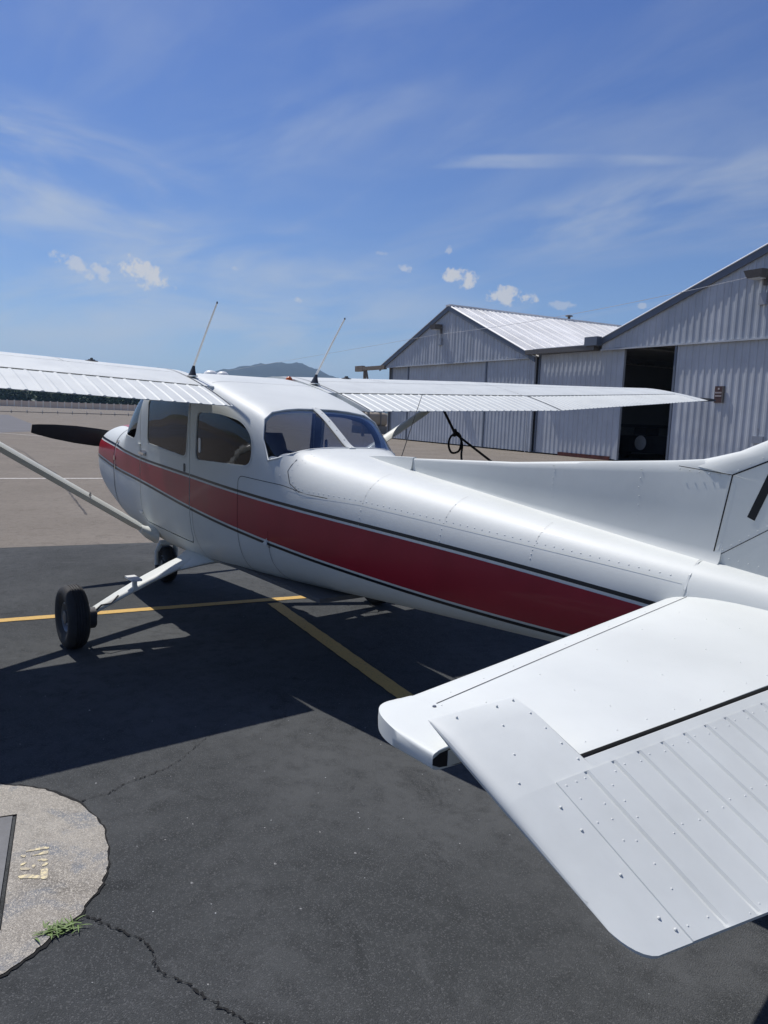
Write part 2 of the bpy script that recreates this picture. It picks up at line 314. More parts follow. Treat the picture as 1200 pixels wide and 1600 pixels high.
class MB:
    def __init__(s): s.v = []; s.f = []; s.m = []
    def add(s, v, f, mi=0):
        b = len(s.v); s.v += list(v); s.f += [tuple(i+b for i in q) for q in f]; s.m += [mi]*len(f)
    def box(s, x0, x1, y0, y1, z0, z1, mi=0, T=None):
        v = [(x, y, z) for z in (z0, z1) for y in (y0, y1) for x in (x0, x1)]
        if T: v = [T(*q) for q in v]
        s.add(v, [(0, 2, 3, 1), (4, 5, 7, 6), (0, 1, 5, 4), (2, 6, 7, 3), (0, 4, 6, 2), (1, 3, 7, 5)], mi)
    def tube(s, pts, r, n=10, mi=0, cap=True, flat=None):
        pts = [Vector(p) for p in pts]; rs = r if isinstance(r, (list, tuple)) else [r]*len(pts)
        prev = None; v = []; f = []
        for i, p in enumerate(pts):
            t = (pts[min(i+1, len(pts)-1)]-pts[max(i-1, 0)]).normalized()
            if prev is None:
                a = Vector((0, 0, 1)) if abs(t.z) < .9 else Vector((1, 0, 0)); prev = a
            n1 = (prev-t*prev.dot(t)).normalized(); n2 = t.cross(n1); prev = n1
            for k in range(n):
                a = 2*math.pi*k/n; v.append(tuple(p+n1*math.cos(a)*rs[i]*(flat or 1)+n2*math.sin(a)*rs[i]))
        for i in range(len(pts)-1):
            for k in range(n):
                f.append((i*n+k, i*n+(k+1) % n, (i+1)*n+(k+1) % n, (i+1)*n+k))
        if cap: f += [tuple(range(n))[::-1], tuple(range((len(pts)-1)*n, len(pts)*n))]
        s.add(v, f, mi)
    def lathe(s, prof, center, axis, n=40, mi=0):
        """prof: list of (r, a) with a along the axis"""
        ax = Vector(axis).normalized(); a = Vector((0, 0, 1)) if abs(ax.z) < .9 else Vector((1, 0, 0))
        n1 = (a-ax*a.dot(ax)).normalized(); n2 = ax.cross(n1); c = Vector(center); v = []; f = []
        for (r, h) in prof:
            for k in range(n):
                t = 2*math.pi*k/n; v.append(tuple(c+ax*h+(n1*math.cos(t)+n2*math.sin(t))*max(r, 1e-4)))
        for i in range(len(prof)-1):
            for k in range(n): f.append((i*n+k, i*n+(k+1) % n, (i+1)*n+(k+1) % n, (i+1)*n+k))
        s.add(v, f, mi)
    def loft(s, rings, mi=0, cap=True, closed=True):
        n = len(rings[0]); v = [p for r in rings for p in r]; f = []
        for i in range(len(rings)-1):
            for k in range(n if closed else n-1): f.append((i*n+k, i*n+(k+1) % n, (i+1)*n+(k+1) % n, (i+1)*n+k))
        if cap and closed: f += [tuple(range(n))[::-1], tuple(range((len(rings)-1)*n, len(rings)*n))]
        s.add(v, f, mi)
    def prism(s, poly, fn, a, b, mi=0):
        """poly of 2-D points, fn(p,q,h) -> 3-D"""
        n = len(poly); v = [fn(p, q, a) for p, q in poly]+[fn(p, q, b) for p, q in poly]
        f = [tuple(range(n))[::-1], tuple(range(n, 2*n))]+[(k, (k+1) % n, (k+1) % n+n, k+n) for k in range(n)]
        s.add(v, f, mi)
    def build(s, name, mat, parent=None, smooth=35, fix=True): return mk(name, s.v, s.f, mat, parent, smooth, s.m, fix)
def rnd(pts, r, seg=5):
    """round the corners of a polygon; r a number or a list"""
    out = []; n = len(pts)
    for i in range(n):
        p = np.array(pts[i], float); a = np.array(pts[i-1], float); b = np.array(pts[(i+1) % n], float); rr = r[i] if isinstance(r, (list, tuple)) else r
        if rr <= 0: out.append(tuple(p)); continue
        da = (a-p); db = (b-p); la, lb = np.linalg.norm(da), np.linalg.norm(db); k = min(rr, la*.48, lb*.48)
        q0 = p+da/la*k; q1 = p+db/lb*k
        for j in range(seg+1):
            t = j/seg; out.append(tuple((1-t)**2*q0+2*t*(1-t)*p+t*t*q1))
    return out
def grow(poly, d):
    n = len(poly); A = sum(poly[i][0]*poly[(i+1) % n][1]-poly[(i+1) % n][0]*poly[i][1] for i in range(n)); sg = 1 if A > 0 else -1; out = []
    for i in range(n):
        p = np.array(poly[i]); a = np.array(poly[i-1]); b = np.array(poly[(i+1) % n])
        e1 = (p-a)/max(1e-9, np.linalg.norm(p-a)); e2 = (b-p)/max(1e-9, np.linalg.norm(b-p))
        n1 = np.array([e1[1], -e1[0]])*sg; n2 = np.array([e2[1], -e2[0]])*sg; m = n1+n2; m /= np.linalg.norm(m)
        out.append(tuple(p+m*d/max(.4, m@n1)))
    return out
def boolean(o, cutter, op):
    md = o.modifiers.new('b', 'BOOLEAN'); md.object = cutter; md.operation = op; md.solver = 'EXACT'
    bpy.context.view_layer.update(); dg = bpy.context.evaluated_depsgraph_get()
    me = bpy.data.meshes.new_from_object(o.evaluated_get(dg)); o.modifiers.clear(); old = o.data; o.data = me; me.name = old.name
    bpy.data.meshes.remove(old)
def drop(o):
    me = o.data; bpy.data.objects.remove(o); bpy.data.meshes.remove(me)
def dup(o, name):
    c = o.copy(); c.data = o.data.copy(); c.name = name; c.data.name = name; COL.objects.link(c); return c
def rivet_mesh(spots, name, parent, r=.0045, mat=None, h=.45):
    """domed rivet heads, one small mesh for a whole row"""
    mb = MB()
    for p, nrm in spots:
        n = Vector(nrm).normalized(); a = Vector((0, 0, 1)) if abs(n.z) < .9 else Vector((1, 0, 0)); u = (a-n*a.dot(n)).normalized(); w = n.cross(u); p = Vector(p)
        v = [tuple(p+(u*math.cos(t)+w*math.sin(t))*r-n*.0006) for t in np.linspace(0, 2*math.pi, 8)[:-1]]
        v += [tuple(p+(u*math.cos(t)+w*math.sin(t))*r*.62+n*r*h*.8) for t in np.linspace(0, 2*math.pi, 8)[:-1]]+[tuple(p+n*r*h)]
        f = [(k, (k+1) % 7, (k+1) % 7+7, k+7) for k in range(7)]+[(k+7, (k+1) % 7+7, 14) for k in range(7)]
        mb.add(v, f)
    o = mb.build(name, mat or M['paint'], parent, 80); tag(o, kind='stuff'); return o

# ================================================================== THE SETTING
def sheet(name, poly, z, mat, kind='structure', parent=None):
    o = mk(name, [P(s, y, z) for s, y in poly], [tuple(range(len(poly)))], mat, parent, None)
    if o.data.polygons[0].normal.z < 0: o.data.flip_normals()
    if kind: o['kind'] = kind
    return o
sheet('ground', [(-6000, -6000), (6000, -6000), (6000, 6000), (-6000, 6000)], -.012, M['field'])
sheet('apron', [(-166, -170), (90, -170), (90, 120), (-188, 120)], -.008, M['asphalt_old'])
def bnd(y): return -2.43-.212*y
sheet('asphalt', [(bnd(30), 30), (60, 30), (60, -22), (bnd(-22), -22)], 0.0, M['asphalt_new'])
sheet('taxiway', [(-78.4, -11), (-79.6, -13.7), (-50.3, -9.6), (-36.7, -6.6), (-34.4, -4.5), (-33, 30), (-80, 30)], -.004, M['asphalt_far'])
# painted lines
def strip(name, a, b, w, z, mat):
    a = np.array(a); b = np.array(b); d = (b-a)/np.linalg.norm(b-a); n = np.array([-d[1], d[0]])*w/2
    k = max(2, int(np.linalg.norm(b-a)/.06)); v = []; f = []
    for i in range(k+1):
        p = a+(b-a)*i/k; e1, e2 = 1+rng.normal(0, .035), 1+rng.normal(0, .035)
        v += [P(*(p+n*e1), z), P(*(p-n*e2), z)]
        if i: f.append((2*i-2, 2*i-1, 2*i+1, 2*i))
    o = mk(name, v, f, mat, None, None); o['kind'] = 'structure'
    return o
strip('painted_line', (.30, 2.83), (1.42, -3.4), .10, .004, M['yellow'])
strip('painted_line', (1.03, -.50), (4.1, .005), .115, .004, M['yellow'])
strip('painted_line', (-12.4, 6.0), (-9.2, -9.0), .16, -.004, M['whiteline'])
strip('painted_line', (-36, -3.9), (-24, -9.3), .14, .0, M['whiteline'])
# drain pad: round concrete collar, open joint, cast frame and grate, worn stencil, stain
PADC = (3.88, 2.50)
ringpts = [(3.289, 2.091), (3.345, 2.024), (3.433, 1.939), (3.527, 1.896), (3.642, 1.847), (3.758, 1.828), (3.862, 1.821), (4.001, 1.843), (4.106, 1.875), (4.182, 1.905), (4.263, 1.952), (4.321, 2.005), (4.377, 2.058), (4.407, 2.125), (4.466, 2.196), (4.501, 2.258), (4.518, 2.313)]
back = [(PADC[0]+(.66+.05*i/25)*math.cos(a), PADC[1]+(.66+.05*i/25)*math.sin(a)) for i, a in enumerate(np.linspace(-.20, math.pi+.50, 26))]
outline = ringpts+back
fine = []
for i in range(len(outline)):
    a = np.array(outline[i]); b = np.array(outline[(i+1) % len(outline)])
    for t in (0, .25, .5, .75):
        fine.append(tuple(a+(b-a)*t+rng.normal(0, .0028, 2)))
_w = np.convolve(rng.random(len(fine)+6), np.ones(7)/7, 'valid'); gapo = [tuple(np.array(PADC)+(np.array(p)-PADC)*(1.004+max(0, _w[i]-.3)*.045+abs(rng.normal(0, .0035)))) for i, p in enumerate(fine)]
pad = thing('drain_pad', 'round concrete drain collar with dark grate frame and yellow stencil', 'drain', P(PADC[0], PADC[1], 0))
def ringmesh(name, inner, outer, z, mat, parent):
    n = len(inner); v = [P(*p, z) for p in inner]+[P(*p, z) for p in outer]
    o = mk(name, v, [(k, (k+1) % n, (k+1) % n+n, k+n) for k in range(n)], mat, parent, None); return o
jg = ringmesh('open_joint', fine, gapo, .0035, M['crack'], pad)
# concrete with a rectangular hole for the frame
e0 = np.array([3.592, 2.086]); ed = np.array([.699, .186]); ed /= np.linalg.norm(ed); en = np.array([-ed[1], ed[0]])
def gq(a, b): return tuple(e0+ed*a+en*b)
hole = [gq(-.004, -.004), gq(.744, -.004), gq(.744, .744), gq(-.004, .744)]
bmc = bmesh.new(); vo = [bmc.verts.new(P(*p, .006)) for p in fine]; vi = [bmc.verts.new(P(*p, .006)) for p in hole]
eds = [bmc.edges.new((vo[i], vo[(i+1) % len(vo)])) for i in range(len(vo))]+[bmc.edges.new((vi[i], vi[(i+1) % 4])) for i in range(4)]
bmesh.ops.triangle_fill(bmc, edges=eds, use_beauty=True)
bmesh.ops.recalc_face_normals(bmc, faces=bmc.faces)
mc = bpy.data.meshes.new('concrete_collar'); bmc.to_mesh(mc); bmc.free(); mc.materials.append(M['concrete'])
oc = bpy.data.objects.new('concrete_collar', mc); COL.objects.link(oc); adopt(oc, pad)
for p in oc.data.polygons:
    if p.normal.z < 0: oc.data.flip_normals(); break
GT = lambda a, b, z: P(*gq(a, b), z)
mb = MB(); mb.box(-.003, .743, -.003, .743, -.30, -.29, 0, GT)
for (a0, a1, b0, b1) in ((-.003, .743, -.003, .0), (-.003, .743, .74, .743), (-.003, 0, 0, .74), (.74, .743, 0, .74)): mb.box(a0, a1, b0, b1, -.29, .004, 0, GT)
mb.build('pit', M['void'], pad, None)
mb = MB()
for (a0, a1, b0, b1) in ((.012, .73, .012, .075), (.012, .73, .665, .73), (.012, .075, .0751, .6649), (.667, .73, .0751, .6649)): mb.box(a0, a1, b0, b1, -.03, .009, 0, GT)
mb.build('grate_frame', M['cast'], pad, None)
for i in range(8):
    for (b0, b1) in ((.0755, .36), (.38, .6645)):
        mb = MB(); a0 = .105+i*.07; mb.box(a0, a0+.036, b0, b1, -.03, .007, 0, GT); mb.build('grate_bar', M['cast'], pad, None)
mb = MB(); mb.box(.0755, .6665, .36, .38, -.03, .0065, 0, GT); mb.build('grate_crossbar', M['cast'], pad, None)
STEN = [[(4.041, 2.17), (4.042, 2.16), (4.05, 2.136), (4.078, 2.105), (4.1, 2.108), (4.076, 2.137), (4.059, 2.167)], [(4.043, 2.093), (4.048, 2.07), (4.083, 2.078), (4.112, 2.087), (4.11, 2.097), (4.099, 2.107)],
 [(3.991, 2.154), (4.01, 2.125), (4.021, 2.123), (4.021, 2.135), (4.009, 2.153)], [(3.972, 2.148), (3.962, 2.129), (3.971, 2.124), (3.978, 2.135), (3.982, 2.148)], [(3.997, 2.113), (4.003, 2.1), (4.019, 2.111), (4.016, 2.116)],
 [(3.977, 2.092), (3.973, 2.072), (3.992, 2.057), (4.0, 2.057), (3.994, 2.07)], [(4.02, 2.085), (4.007, 2.07), (4.013, 2.06), (4.025, 2.067), (4.028, 2.082)],
 [(3.895, 2.116), (3.891, 2.093), (3.896, 2.052), (3.914, 2.032), (3.919, 2.04), (3.909, 2.07), (3.902, 2.1)], [(3.935, 2.105), (3.937, 2.081), (3.93, 2.058), (3.933, 2.041), (3.953, 2.048), (3.942, 2.082)], [(3.911, 2.136), (3.914, 2.116), (3.924, 2.118), (3.933, 2.128)]]
mb = MB()
for pl in STEN: mb.prism(rnd(pl, .006, 2), lambda a, b, h: P(a, b, h), .0062, .0085)
mb.build('stencil_paint', M['cream'], pad, None)
# cracks in the sealed asphalt
def crack(name, pts, w, z, taper=True, mat=None):
    fp = []
    for i in range(len(pts)-1):
        a = np.array(pts[i]); b = np.array(pts[i+1]); k = max(2, int(np.linalg.norm(b-a)/.007))
        for j in range(k): fp.append(a+(b-a)*j/k+rng.normal(0, w*.55, 2))
    fp.append(np.array(pts[-1])); v = []; f = []
    for i, p in enumerate(fp):
        d = fp[min(i+1, len(fp)-1)]-fp[max(i-1, 0)]; d = d/(np.linalg.norm(d)+1e-9); n = np.array([-d[1], d[0]])
        ww = w*(.15+1.5*rng.random()**2)*((1-.75*i/len(fp)) if taper else 1)
        v += [P(*(p+n*ww/2), z), P(*(p-n*ww/2), z)]
        if i: f.append((2*i-2, 2*i-1, 2*i+1, 2*i))
    o = mk(name, v, f, mat or M['crack'], None, None); o['kind'] = 'structure'; return o
crack('asphalt_crack', [(4.372, 2.036), (4.46, 1.989), (4.546, 1.945), (4.603, 1.913), (4.674, 1.911), (4.748, 1.925), (4.789, 1.911), (4.84, 1.881), (4.902, 1.858), (4.994, 1.83), (5.031, 1.808), (5.089, 1.791), (5.169, 1.77), (5.3, 1.70)], .0075, .004, False)
crack('asphalt_crack', [(3.619, 1.833), (3.596, 1.768), (3.614, 1.719), (3.56, 1.632), (3.546, 1.54), (3.513, 1.415), (3.454, 1.319), (3.344, 1.184), (3.2, 1.0)], .006, .004)
crack('asphalt_crack', [(4.39, 2.03), (4.44, 2.01), (4.47, 1.985)], .004, .0042)
crack('apron_crack', [(-22.63, -3.013), (-19.5, -2.75), (-16.906, -2.405), (-14.5, -2.1), (-12.224, -1.898), (-9, -1.3), (-5, -.6)], .020, -.004, False, M['asphalt_far'])
crack('apron_crack', [(-24, -6.5), (-17, -6.1), (-12, -4.6), (-8, -4.4)], .018, -.004, False, M['asphalt_far'])
# pale grit lying on the asphalt
mb = MB()
grit = [(2.632, 1.522), (4.57, 1.073), (3.836, .407), (4.086, 1.646), (3.981, 1.511), (3.486, 1.736), (3.529, 1.578), (4.464, 1.365), (4.405, 1.669), (4.369, 1.108), (4.742, 1.418)]
grit += [(2.6+rng.random()*3.2, .2+rng.random()*2.6) for _ in range(14)]
for i, (s, y) in enumerate(grit):
    r = (.0030 if i < 11 else .0018)*(1+rng.random()*.9); a = rng.random()*6
    v = [P(s+r*math.cos(a+k*1.257)*(1+.4*rng.random()), y+r*math.sin(a+k*1.257), .0005) for k in range(5)]+[P(s, y, r*.9)]
    mb.add(v, [(k, (k+1) % 5, 5) for k in range(5)])
o = mb.build('grit', M['stone'], None, None); tag(o, 'scattered pale grit on the black asphalt', 'grit', kind='stuff')
# weed growing at the joint of the pad
def weed():
    t = thing('weed_tuft', 'green weed tuft growing at the edge of the concrete collar', 'weed', P(4.42, 2.12, 0))
    for i in range(70):
        a = rng.random()*2*math.pi; L_ = .020+rng.random()*.034; up = .12+rng.random()*.6; w = .0018+rng.random()*.002
        base = np.array([4.42+rng.normal(0, .016)-.01, 2.125+rng.normal(0, .034)]); d = np.array([math.cos(a), math.sin(a)]); n = np.array([-d[1], d[0]])
        v = []; f = []
        for k in range(5):
            q = k/4; r = L_*q*math.cos(up*.6); h = .006+L_*(q*up*.95-.62*q*q*up); ww = w*(1-q**2.2)+.0004
            p = base+d*r; v += [P(*(p+n*ww), h), P(*p, h-.0022*(1-q)), P(*(p-n*ww), h)]
            if k: b = 3*k; f += [(b-3, b-2, b+1, b), (b-2, b-1, b+2, b+1)]
        mk('leaf', v, f, M['grass'], t, 60, fix=False)
weed()

# ------------------------------------------------------------------ hangars (u along the front, v into the building)
HA = np.array([-33.78, -27.95]); HB = np.array([-7.15, -24.30]); HD = (HB-HA)/np.linalg.norm(HB-HA); HN = np.array([HD[1], -HD[0]])
def H(u, v, z): q = HA+HD*(6.7+(u-6.7)*(1.026 if u > 6.7 else 1.048))+HN*v; return P(q[0], q[1], z)
def ribs(u0, u1, pitch=.30, dep=.022):
    pts = [(u0, 0.0)]; k = math.floor(u0/pitch)
    while k*pitch < u1:
        for off, d in ((.11, 0), (.135, -dep), (.225, -dep), (.25, 0)):
            u = k*pitch+off
            if u0+.001 < u < u1-.001: pts.append((u, d))
        k += 1
    pts.append((u1, 0.0)); return pts
def clad(name, u0, u1, v, z0, ztop, mat, parent, pitch=.30, dep=.022, th=.03):
    """ribbed sheet standing on the front plane; ztop a function of u"""
    pr = ribs(u0, u1, pitch, dep); n = len(pr)
    vv = [H(u, v+d, z0) for u, d in pr]+[H(u, v+th, z0) for u in (u1, u0)]
    vt = [H(u, v+d, ztop(u)) for u, d in pr]+[H(u, v+th, ztop(u)) for u in (u1, u0)]
    N_ = n+2; f = [tuple(range(N_)), tuple(range(N_, 2*N_))]+[(k, (k+1) % N_, (k+1) % N_+N_, k+N_) for k in range(N_)]
    return mk(name, vv+vt, f, mat, parent, None)
def roof_sheet(name, ue, ze, ur, zr, v0, v1, mat, parent, lift=.03):
    """ribbed roof sheet from eave (ue,ze) to ridge (ur,zr)"""
    pr = ribs(v0, v1, .3, .045); top = []
    vv = []
    for (u, z) in ((ue, ze), (ur, zr)):
        for v, d in pr: vv.append(H(u, v, z+lift-d))
        for v in (v1, v0): vv.append(H(u, v, z))
    N_ = len(pr)+2; f = [tuple(range(N_)), tuple(range(N_, 2*N_))]+[(k, (k+1) % N_, (k+1) % N_+N_, k+N_) for k in range(N_)]
    return mk(name, vv, f, mat, parent, None)
def floodlight(parent, u, z, sc_=1.0):
    mb = MB(); mb.loft([[H(u-.36*sc_, -.62, z+.13), H(u+.36*sc_, -.62, z+.13), H(u+.36*sc_, -.10, z+.15), H(u-.36*sc_, -.10, z+.15)], [H(u-.26*sc_, -.56, z-.13), H(u+.26*sc_, -.56, z-.13), H(u+.26*sc_, -.14, z-.13), H(u-.26*sc_, -.14, z-.13)]])
    f = mb.build('floodlight', M['lampcase'], parent, None)
    mb = MB(); mb.box(u-.22*sc_, u+.22*sc_, -.52, -.18, z-.16, z-.131, 0, H); mb.build('lens', M['lampglass'], f, None)
    mb = MB(); mb.box(u+.08, u+.20, -.10, .0, z-.36, z-.05, 0, H); mb.build('junction_box', M['lampcase'], f, None)
    mb = MB(); mb.tube([H(u+.14, -.045, z-.36), H(u+.14, -.045, z-.62)], .02, 8); mb.build('conduit', M['conduit'], f)
    mb = MB(); mb.box(u-.02, u+.26, -.13, -.036, z-1.02, z-.62, 0, H); mb.build('switch_box', M['conduit'], f, None)
def hangar(label, U0, U1, UP, ze, zp, zb, depth, wl=None):
    q = H((U0+U1)/2, 0, 0); t = thing('metal_hangar', label, 'hangar', q, 'metal hangars beside the apron')
    def top(u): return ze+(zp-ze)*(u-U0)/(UP-U0) if u < UP else ze+(zp-ze)*(U1-u)/(U1-UP)
    us = sorted(set(list(np.arange(U0+.75, U1-.4, .9))+[UP])); us = [U0+.12]+[u for u in us]+[U1-.12]
    us2 = [us[0]]
    for u in us[1:]:
        if u-us2[-1] > .12 or abs(u-UP) < 1e-6: us2.append(u)
    for i in range(len(us2)-1):
        a, b = us2[i]+.002, us2[i+1]-.002
        clad('cladding_sheet', a, b, 0.0, zb+rng.normal(0, .004), lambda u: max(top(u)-.07, zb+.06), M['sheet'] if i % 3 else M['sheet2'], t)
    # flashing under the gable sheets
    mb = MB(); mb.box(U0+.1, U1-.1, -.045, .02, zb-.07, zb-.008, 0, H); mb.build('flashing', M['sheet2'], t, None)
    # barge boards on both rakes
    for (ua, ub) in ((U0-.35, UP), (UP, U1+.35)):
        mb = MB(); za = top(ua) if ua >= U0 else ze-(zp-ze)/(UP-U0)*.35; zc = top(ub) if ub <= U1 else ze-(zp-ze)/(UP-U0)*.35
        mb.add([H(ua, -.105, za-.26), H(ub, -.105, zc-.26), H(ub, -.105, zc+.02), H(ua, -.105, za+.02), H(ua, -.035, za-.26), H(ub, -.035, zc-.26), H(ub, -.035, zc+.02), H(ua, -.035, za+.02)],
               [(0, 1, 2, 3), (7, 6, 5, 4), (0, 4, 5, 1), (1, 5, 6, 2), (2, 6, 7, 3), (3, 7, 4, 0)])
        mb.build('barge_board', M['trim'], t, None)
    # roof sheets on both slopes
    sl_ = (zp-ze)/(UP-U0); n = int((depth+.4)/.9)
    for i in range(n):
        v0 = -.13+i*.9
        m = M['roofstain'] if i in (6, 7) else M['roof']
        roof_sheet('roof_sheet', U0-.4, ze-.4*sl_, UP-.02, zp, v0, v0+.897, m if i not in (6, 7) else M['roof'], t)
        roof_sheet('roof_sheet', U1+.4, ze-.4*sl_, UP+.02, zp, v0, v0+.897, M['roof'], t)
    mb = MB(); mb.box(UP-.22, UP+.22, -.14, depth, zp-.02, zp+.075, 0, H); mb.build('ridge_cap', M['roof'], t, None)
    # side and back walls, ceiling lining to keep the inside dark
    ul = U0 if wl is None else wl
    mb = MB(); mb.box(ul+.1, ul+.16, .4, depth, 0, ze-.14, 0, H); mb.build('side_wall', M['wallin'], t, None)
    mb = MB(); mb.box(U1-.16, U1-.1, .05, depth, 0, ze-.02, 0, H); mb.build('side_wall', M['wallin'], t, None)
    mb = MB(); mb.box(ul+.16, U1-.16, depth-.1, depth-.02, 0, ze-.02, 0, H)
    mb.add([H(U0+.16, depth-.06, ze-.02), H(U1-.16, depth-.06, ze-.02), H(UP, depth-.06, zp-.05)], [(0, 1, 2)]); mb.build('back_wall', M['wallin'], t, None)
    return t, top
def leaf(t, u0, u1, v, z1, mat=None, post=True):
    d = clad('door_leaf', u0+.10, u1-.10, v, .06, lambda u: z1, mat or M['sheet2'], t, .30, .022, .05)
    for (a, b) in ((u0, u0+.10), (u1-.10, u1)):
        mb = MB(); mb.box(a, b, v-.045, v+.07, .04, z1, 0, H); mb.build('stile', M['trim'] if a == u0 else M['sheet'], d, None)
    return d
h1, top1 = hangar('grey metal hangar with its closed sliding doors, beyond the right wing root', -.55, 14.05, 6.75, 4.86, 7.90, 4.70, 19)
leaf(h1, .12, 2.35, .30, 4.72, M['sheet']); leaf(h1, 2.3, 10.3, .18, 4.72); leaf(h1, 10.35, 14.3, .08, 4.72, M['sheet'])
floodlight(h1, 5.95, 6.75, .85)
mb = MB(); mb.box(-4.2, -.2, -.16, .06, 4.55, 4.80, 0, H); trk = mb.build('door_track_beam', M['timber'], h1, None)
mb = MB(); mb.box(-4.25, -3.2, -.17, .07, 4.50, 4.88, 0, H); mb.build('beam_cover', M['timber'], trk, None)
mb = MB(); mb.tube([H(-3.0, -.05, 0), H(-3.0, -.05, 4.55)], .11, 8); mb.build('post', M['timber'], trk)
mb = MB(); mb.tube([H(-2.2, -.05, 3.0), H(-2.8, -.05, 4.55)], .07, 8); mb.build('brace', M['timber'], trk)
mb = MB(); mb.lathe([(0, .30), (.22, .28), (.24, .22), (.09, .2), (.09, .0)], H(6.75, 9.0, 7.93), (0, 0, 1), 12); mb.build('roof_vent', M['lampcase'], h1)
h2, top2 = hangar('grey metal hangar with its sliding door part open, nearest on the right', 18.55, 36.2, 27.35, 5.22, 8.42, 4.84, 19, 14.2)
leaf(h2, 14.45, 19.85, .20, 4.80); leaf(h2, 22.52, 28.2, .09, 4.82, M['sheet2']); leaf(h2, 28.1, 33.7, .32, 4.82)
mb = MB(); mb.box(13.9, 18.5, -.30, .05, 4.80, 5.02, 0, H); mb.build('gutter', M['lampcase'], h2, None)
mb = MB(); mb.box(18.0, 18.75, -.40, .05, 4.98, 5.36, 0, H); mb.build('gutter_box', M['trim'], h2, None)
mb = MB(); mb.box(14.0, 18.6, .1, 19, 5.03, 5.10, 0, H); mb.build('valley_roof', M['roof'], h2, None)
mb = MB(); mb.box(16.2, 19.45, .14, .165, .0, .17, 0, H); mb.build('kick_plate', M['rust'], h2, None)
floodlight(h2, 26.05, 6.98, 1.0)
mb = MB(); mb.box(14.4, 33.8, .6, 18.8, -.006, -.002, 0, H); mb.build('hangar_floor', M['asphalt_far'], h2, None)
mb = MB(); mb.box(14.37, 14.5, .5, 18.85, 1.45, 1.6, 0, H); mb.build('girt', M['trim'], h2, None)
mb = MB(); mb.box(14.37, 14.5, .5, 18.85, 3.35, 3.55, 0, H); mb.build('girt', M['trim'], h2, None)
mb = MB(); mb.tube([H(26.42, .03, 1.18), H(26.42, .0, 1.62), H(26.40, -.02, 1.66)], .02, 8); mb.box(26.2, 26.62, -.0, .09, 1.12, 1.38, 0, H); mb.build('door_latch', M['conduit'], h2, None)
# small sign on the sliding door
sg = thing('wall_sign', 'small faded brown sign with pale lettering on the hangar door', 'sign', H(24.66, .05, 2.55))
mb = MB(); mb.box(24.50, 24.83, .03, .065, 2.55, 3.16, 0, H); mb.build('panel', M['sign'], sg, None)
mb = MB(); mb.box(24.83, 24.89, .0, .06, 2.55, 3.16, 0, H); mb.build('side_frame', M['lampcase'], sg, None)
mb = MB()
mb.box(24.63, 24.70, .024, .0295, 3.03, 3.10, 0, H)
for z in (2.92, 2.80):
    for k in range(6): mb.box(24.53+k*.046, 24.53+k*.046+.034, .024, .0295, z-.03, z+.03, 0, H)
mb.build('lettering', M['signtext'], sg, None)
# machine with a pale round cover inside the open hangar
mq = thing('hangar_machine', 'dark machine with pale round cover inside the open hangar', 'machine', H(18.7, 3.9, 0))
def eqp():
    mb = MB(); mb.prism(rnd([(16.9, .3), (20.6, .3), (20.6, 1.0), (20.2, 1.12), (17.2, 1.08), (16.9, .95)], .08, 3), lambda u, z, v: H(u, v, z), 3.1, 4.9); mb.build('chassis', M['dirt'], mq, None)
    mb = MB(); mb.prism(rnd([(18.07, 1.12), (18.80, 1.12), (18.78, 1.48), (18.10, 1.47)], .05, 3), lambda u, z, v: H(u, v, z), 3.05, 3.9); mb.build('cab', M['dirt'], mq, None)
    ax = Vector(H(0, -1, 0))-Vector(H(0, 0, 0)); mb = MB(); mb.lathe([(0, .05), (.28, .05), (.33, .03), (.34, 0), (0, 0)], H(18.47, 3.09, .76), ax, 28); mb.build('round_cover', M['plastic_white'], mq)
    for u in (17.4, 20.1):
        mb = MB(); mb.lathe([(.1, .12), (.30, .12), (.33, .06), (.33, -.06), (.30, -.12), (.1, -.12)], H(u, 3.3, .33), ax, 20); mb.build('wheel', M['rubber'], mq)
eqp()
# overhead cable strung past the hangar fronts
mb = MB(); pts = []
c0 = Vector(H(25.9, -.7, 6.84)); c1 = Vector(H(6.2, -.2, 6.35)); c2 = Vector(H(-95, 0, 4.0))
for i in range(31): t = i/30; p = c0.lerp(c1, t); p.z -= .55*4*t*(1-t)*.35; pts.append(p)
for i in range(1, 31): t = i/30; p = c1.lerp(c2, t); p.z -= .05*4*t*(1-t); pts.append(p)
mb.tube(pts, .009, 6); o = mb.build('overhead_cable', M['cable']); tag(rebase(o), 'thin pale overhead cable strung between the two hangar gables', 'cable')
# beige tank beyond the hangar corner
tk = thing('storage_tank', 'beige storage tank on a grey skid left of the hangars', 'tank', P(-44.0, -33.7, 0))
mb = MB(); ring_ = lambda y, k: [P(-44.0+k*.72*math.copysign(abs(math.cos(a))**.55, math.cos(a)), y, 1.12+k*.58*math.copysign(abs(math.sin(a))**.6, math.sin(a))) for a in np.linspace(0, 2*math.pi, 25)[:-1]]
mb.loft([ring_(-35.2, .5), ring_(-35.1, .93), ring_(-35.0, 1), ring_(-32.6, 1), ring_(-32.5, .93), ring_(-32.4, .5)]); tb = mb.build('vessel', M['tank'], tk, 50)
mb = MB(); mb.box(43.2, 44.8, -35.0, -32.6, -.008, .60, 0, lambda a, b, c: (a, b, c)); mb.build('skid', M['tankgrey'], tk, None)
for y in (-34.4, -33.2): mb = MB(); mb.box(43.24, 44.76, y-.04, y+.04, .60, 1.725, 0, lambda a, b, c: (a, b, c)); mb.build('band', M['tankgrey'], tk, None)
mb = MB(); mb.lathe([(0, .16), (.16, .15), (.17, 0)], P(-43.8, -33.8, 1.69), (0, 0, 1), 16); mb.build('filler_cap', M['tankgrey'], tk)
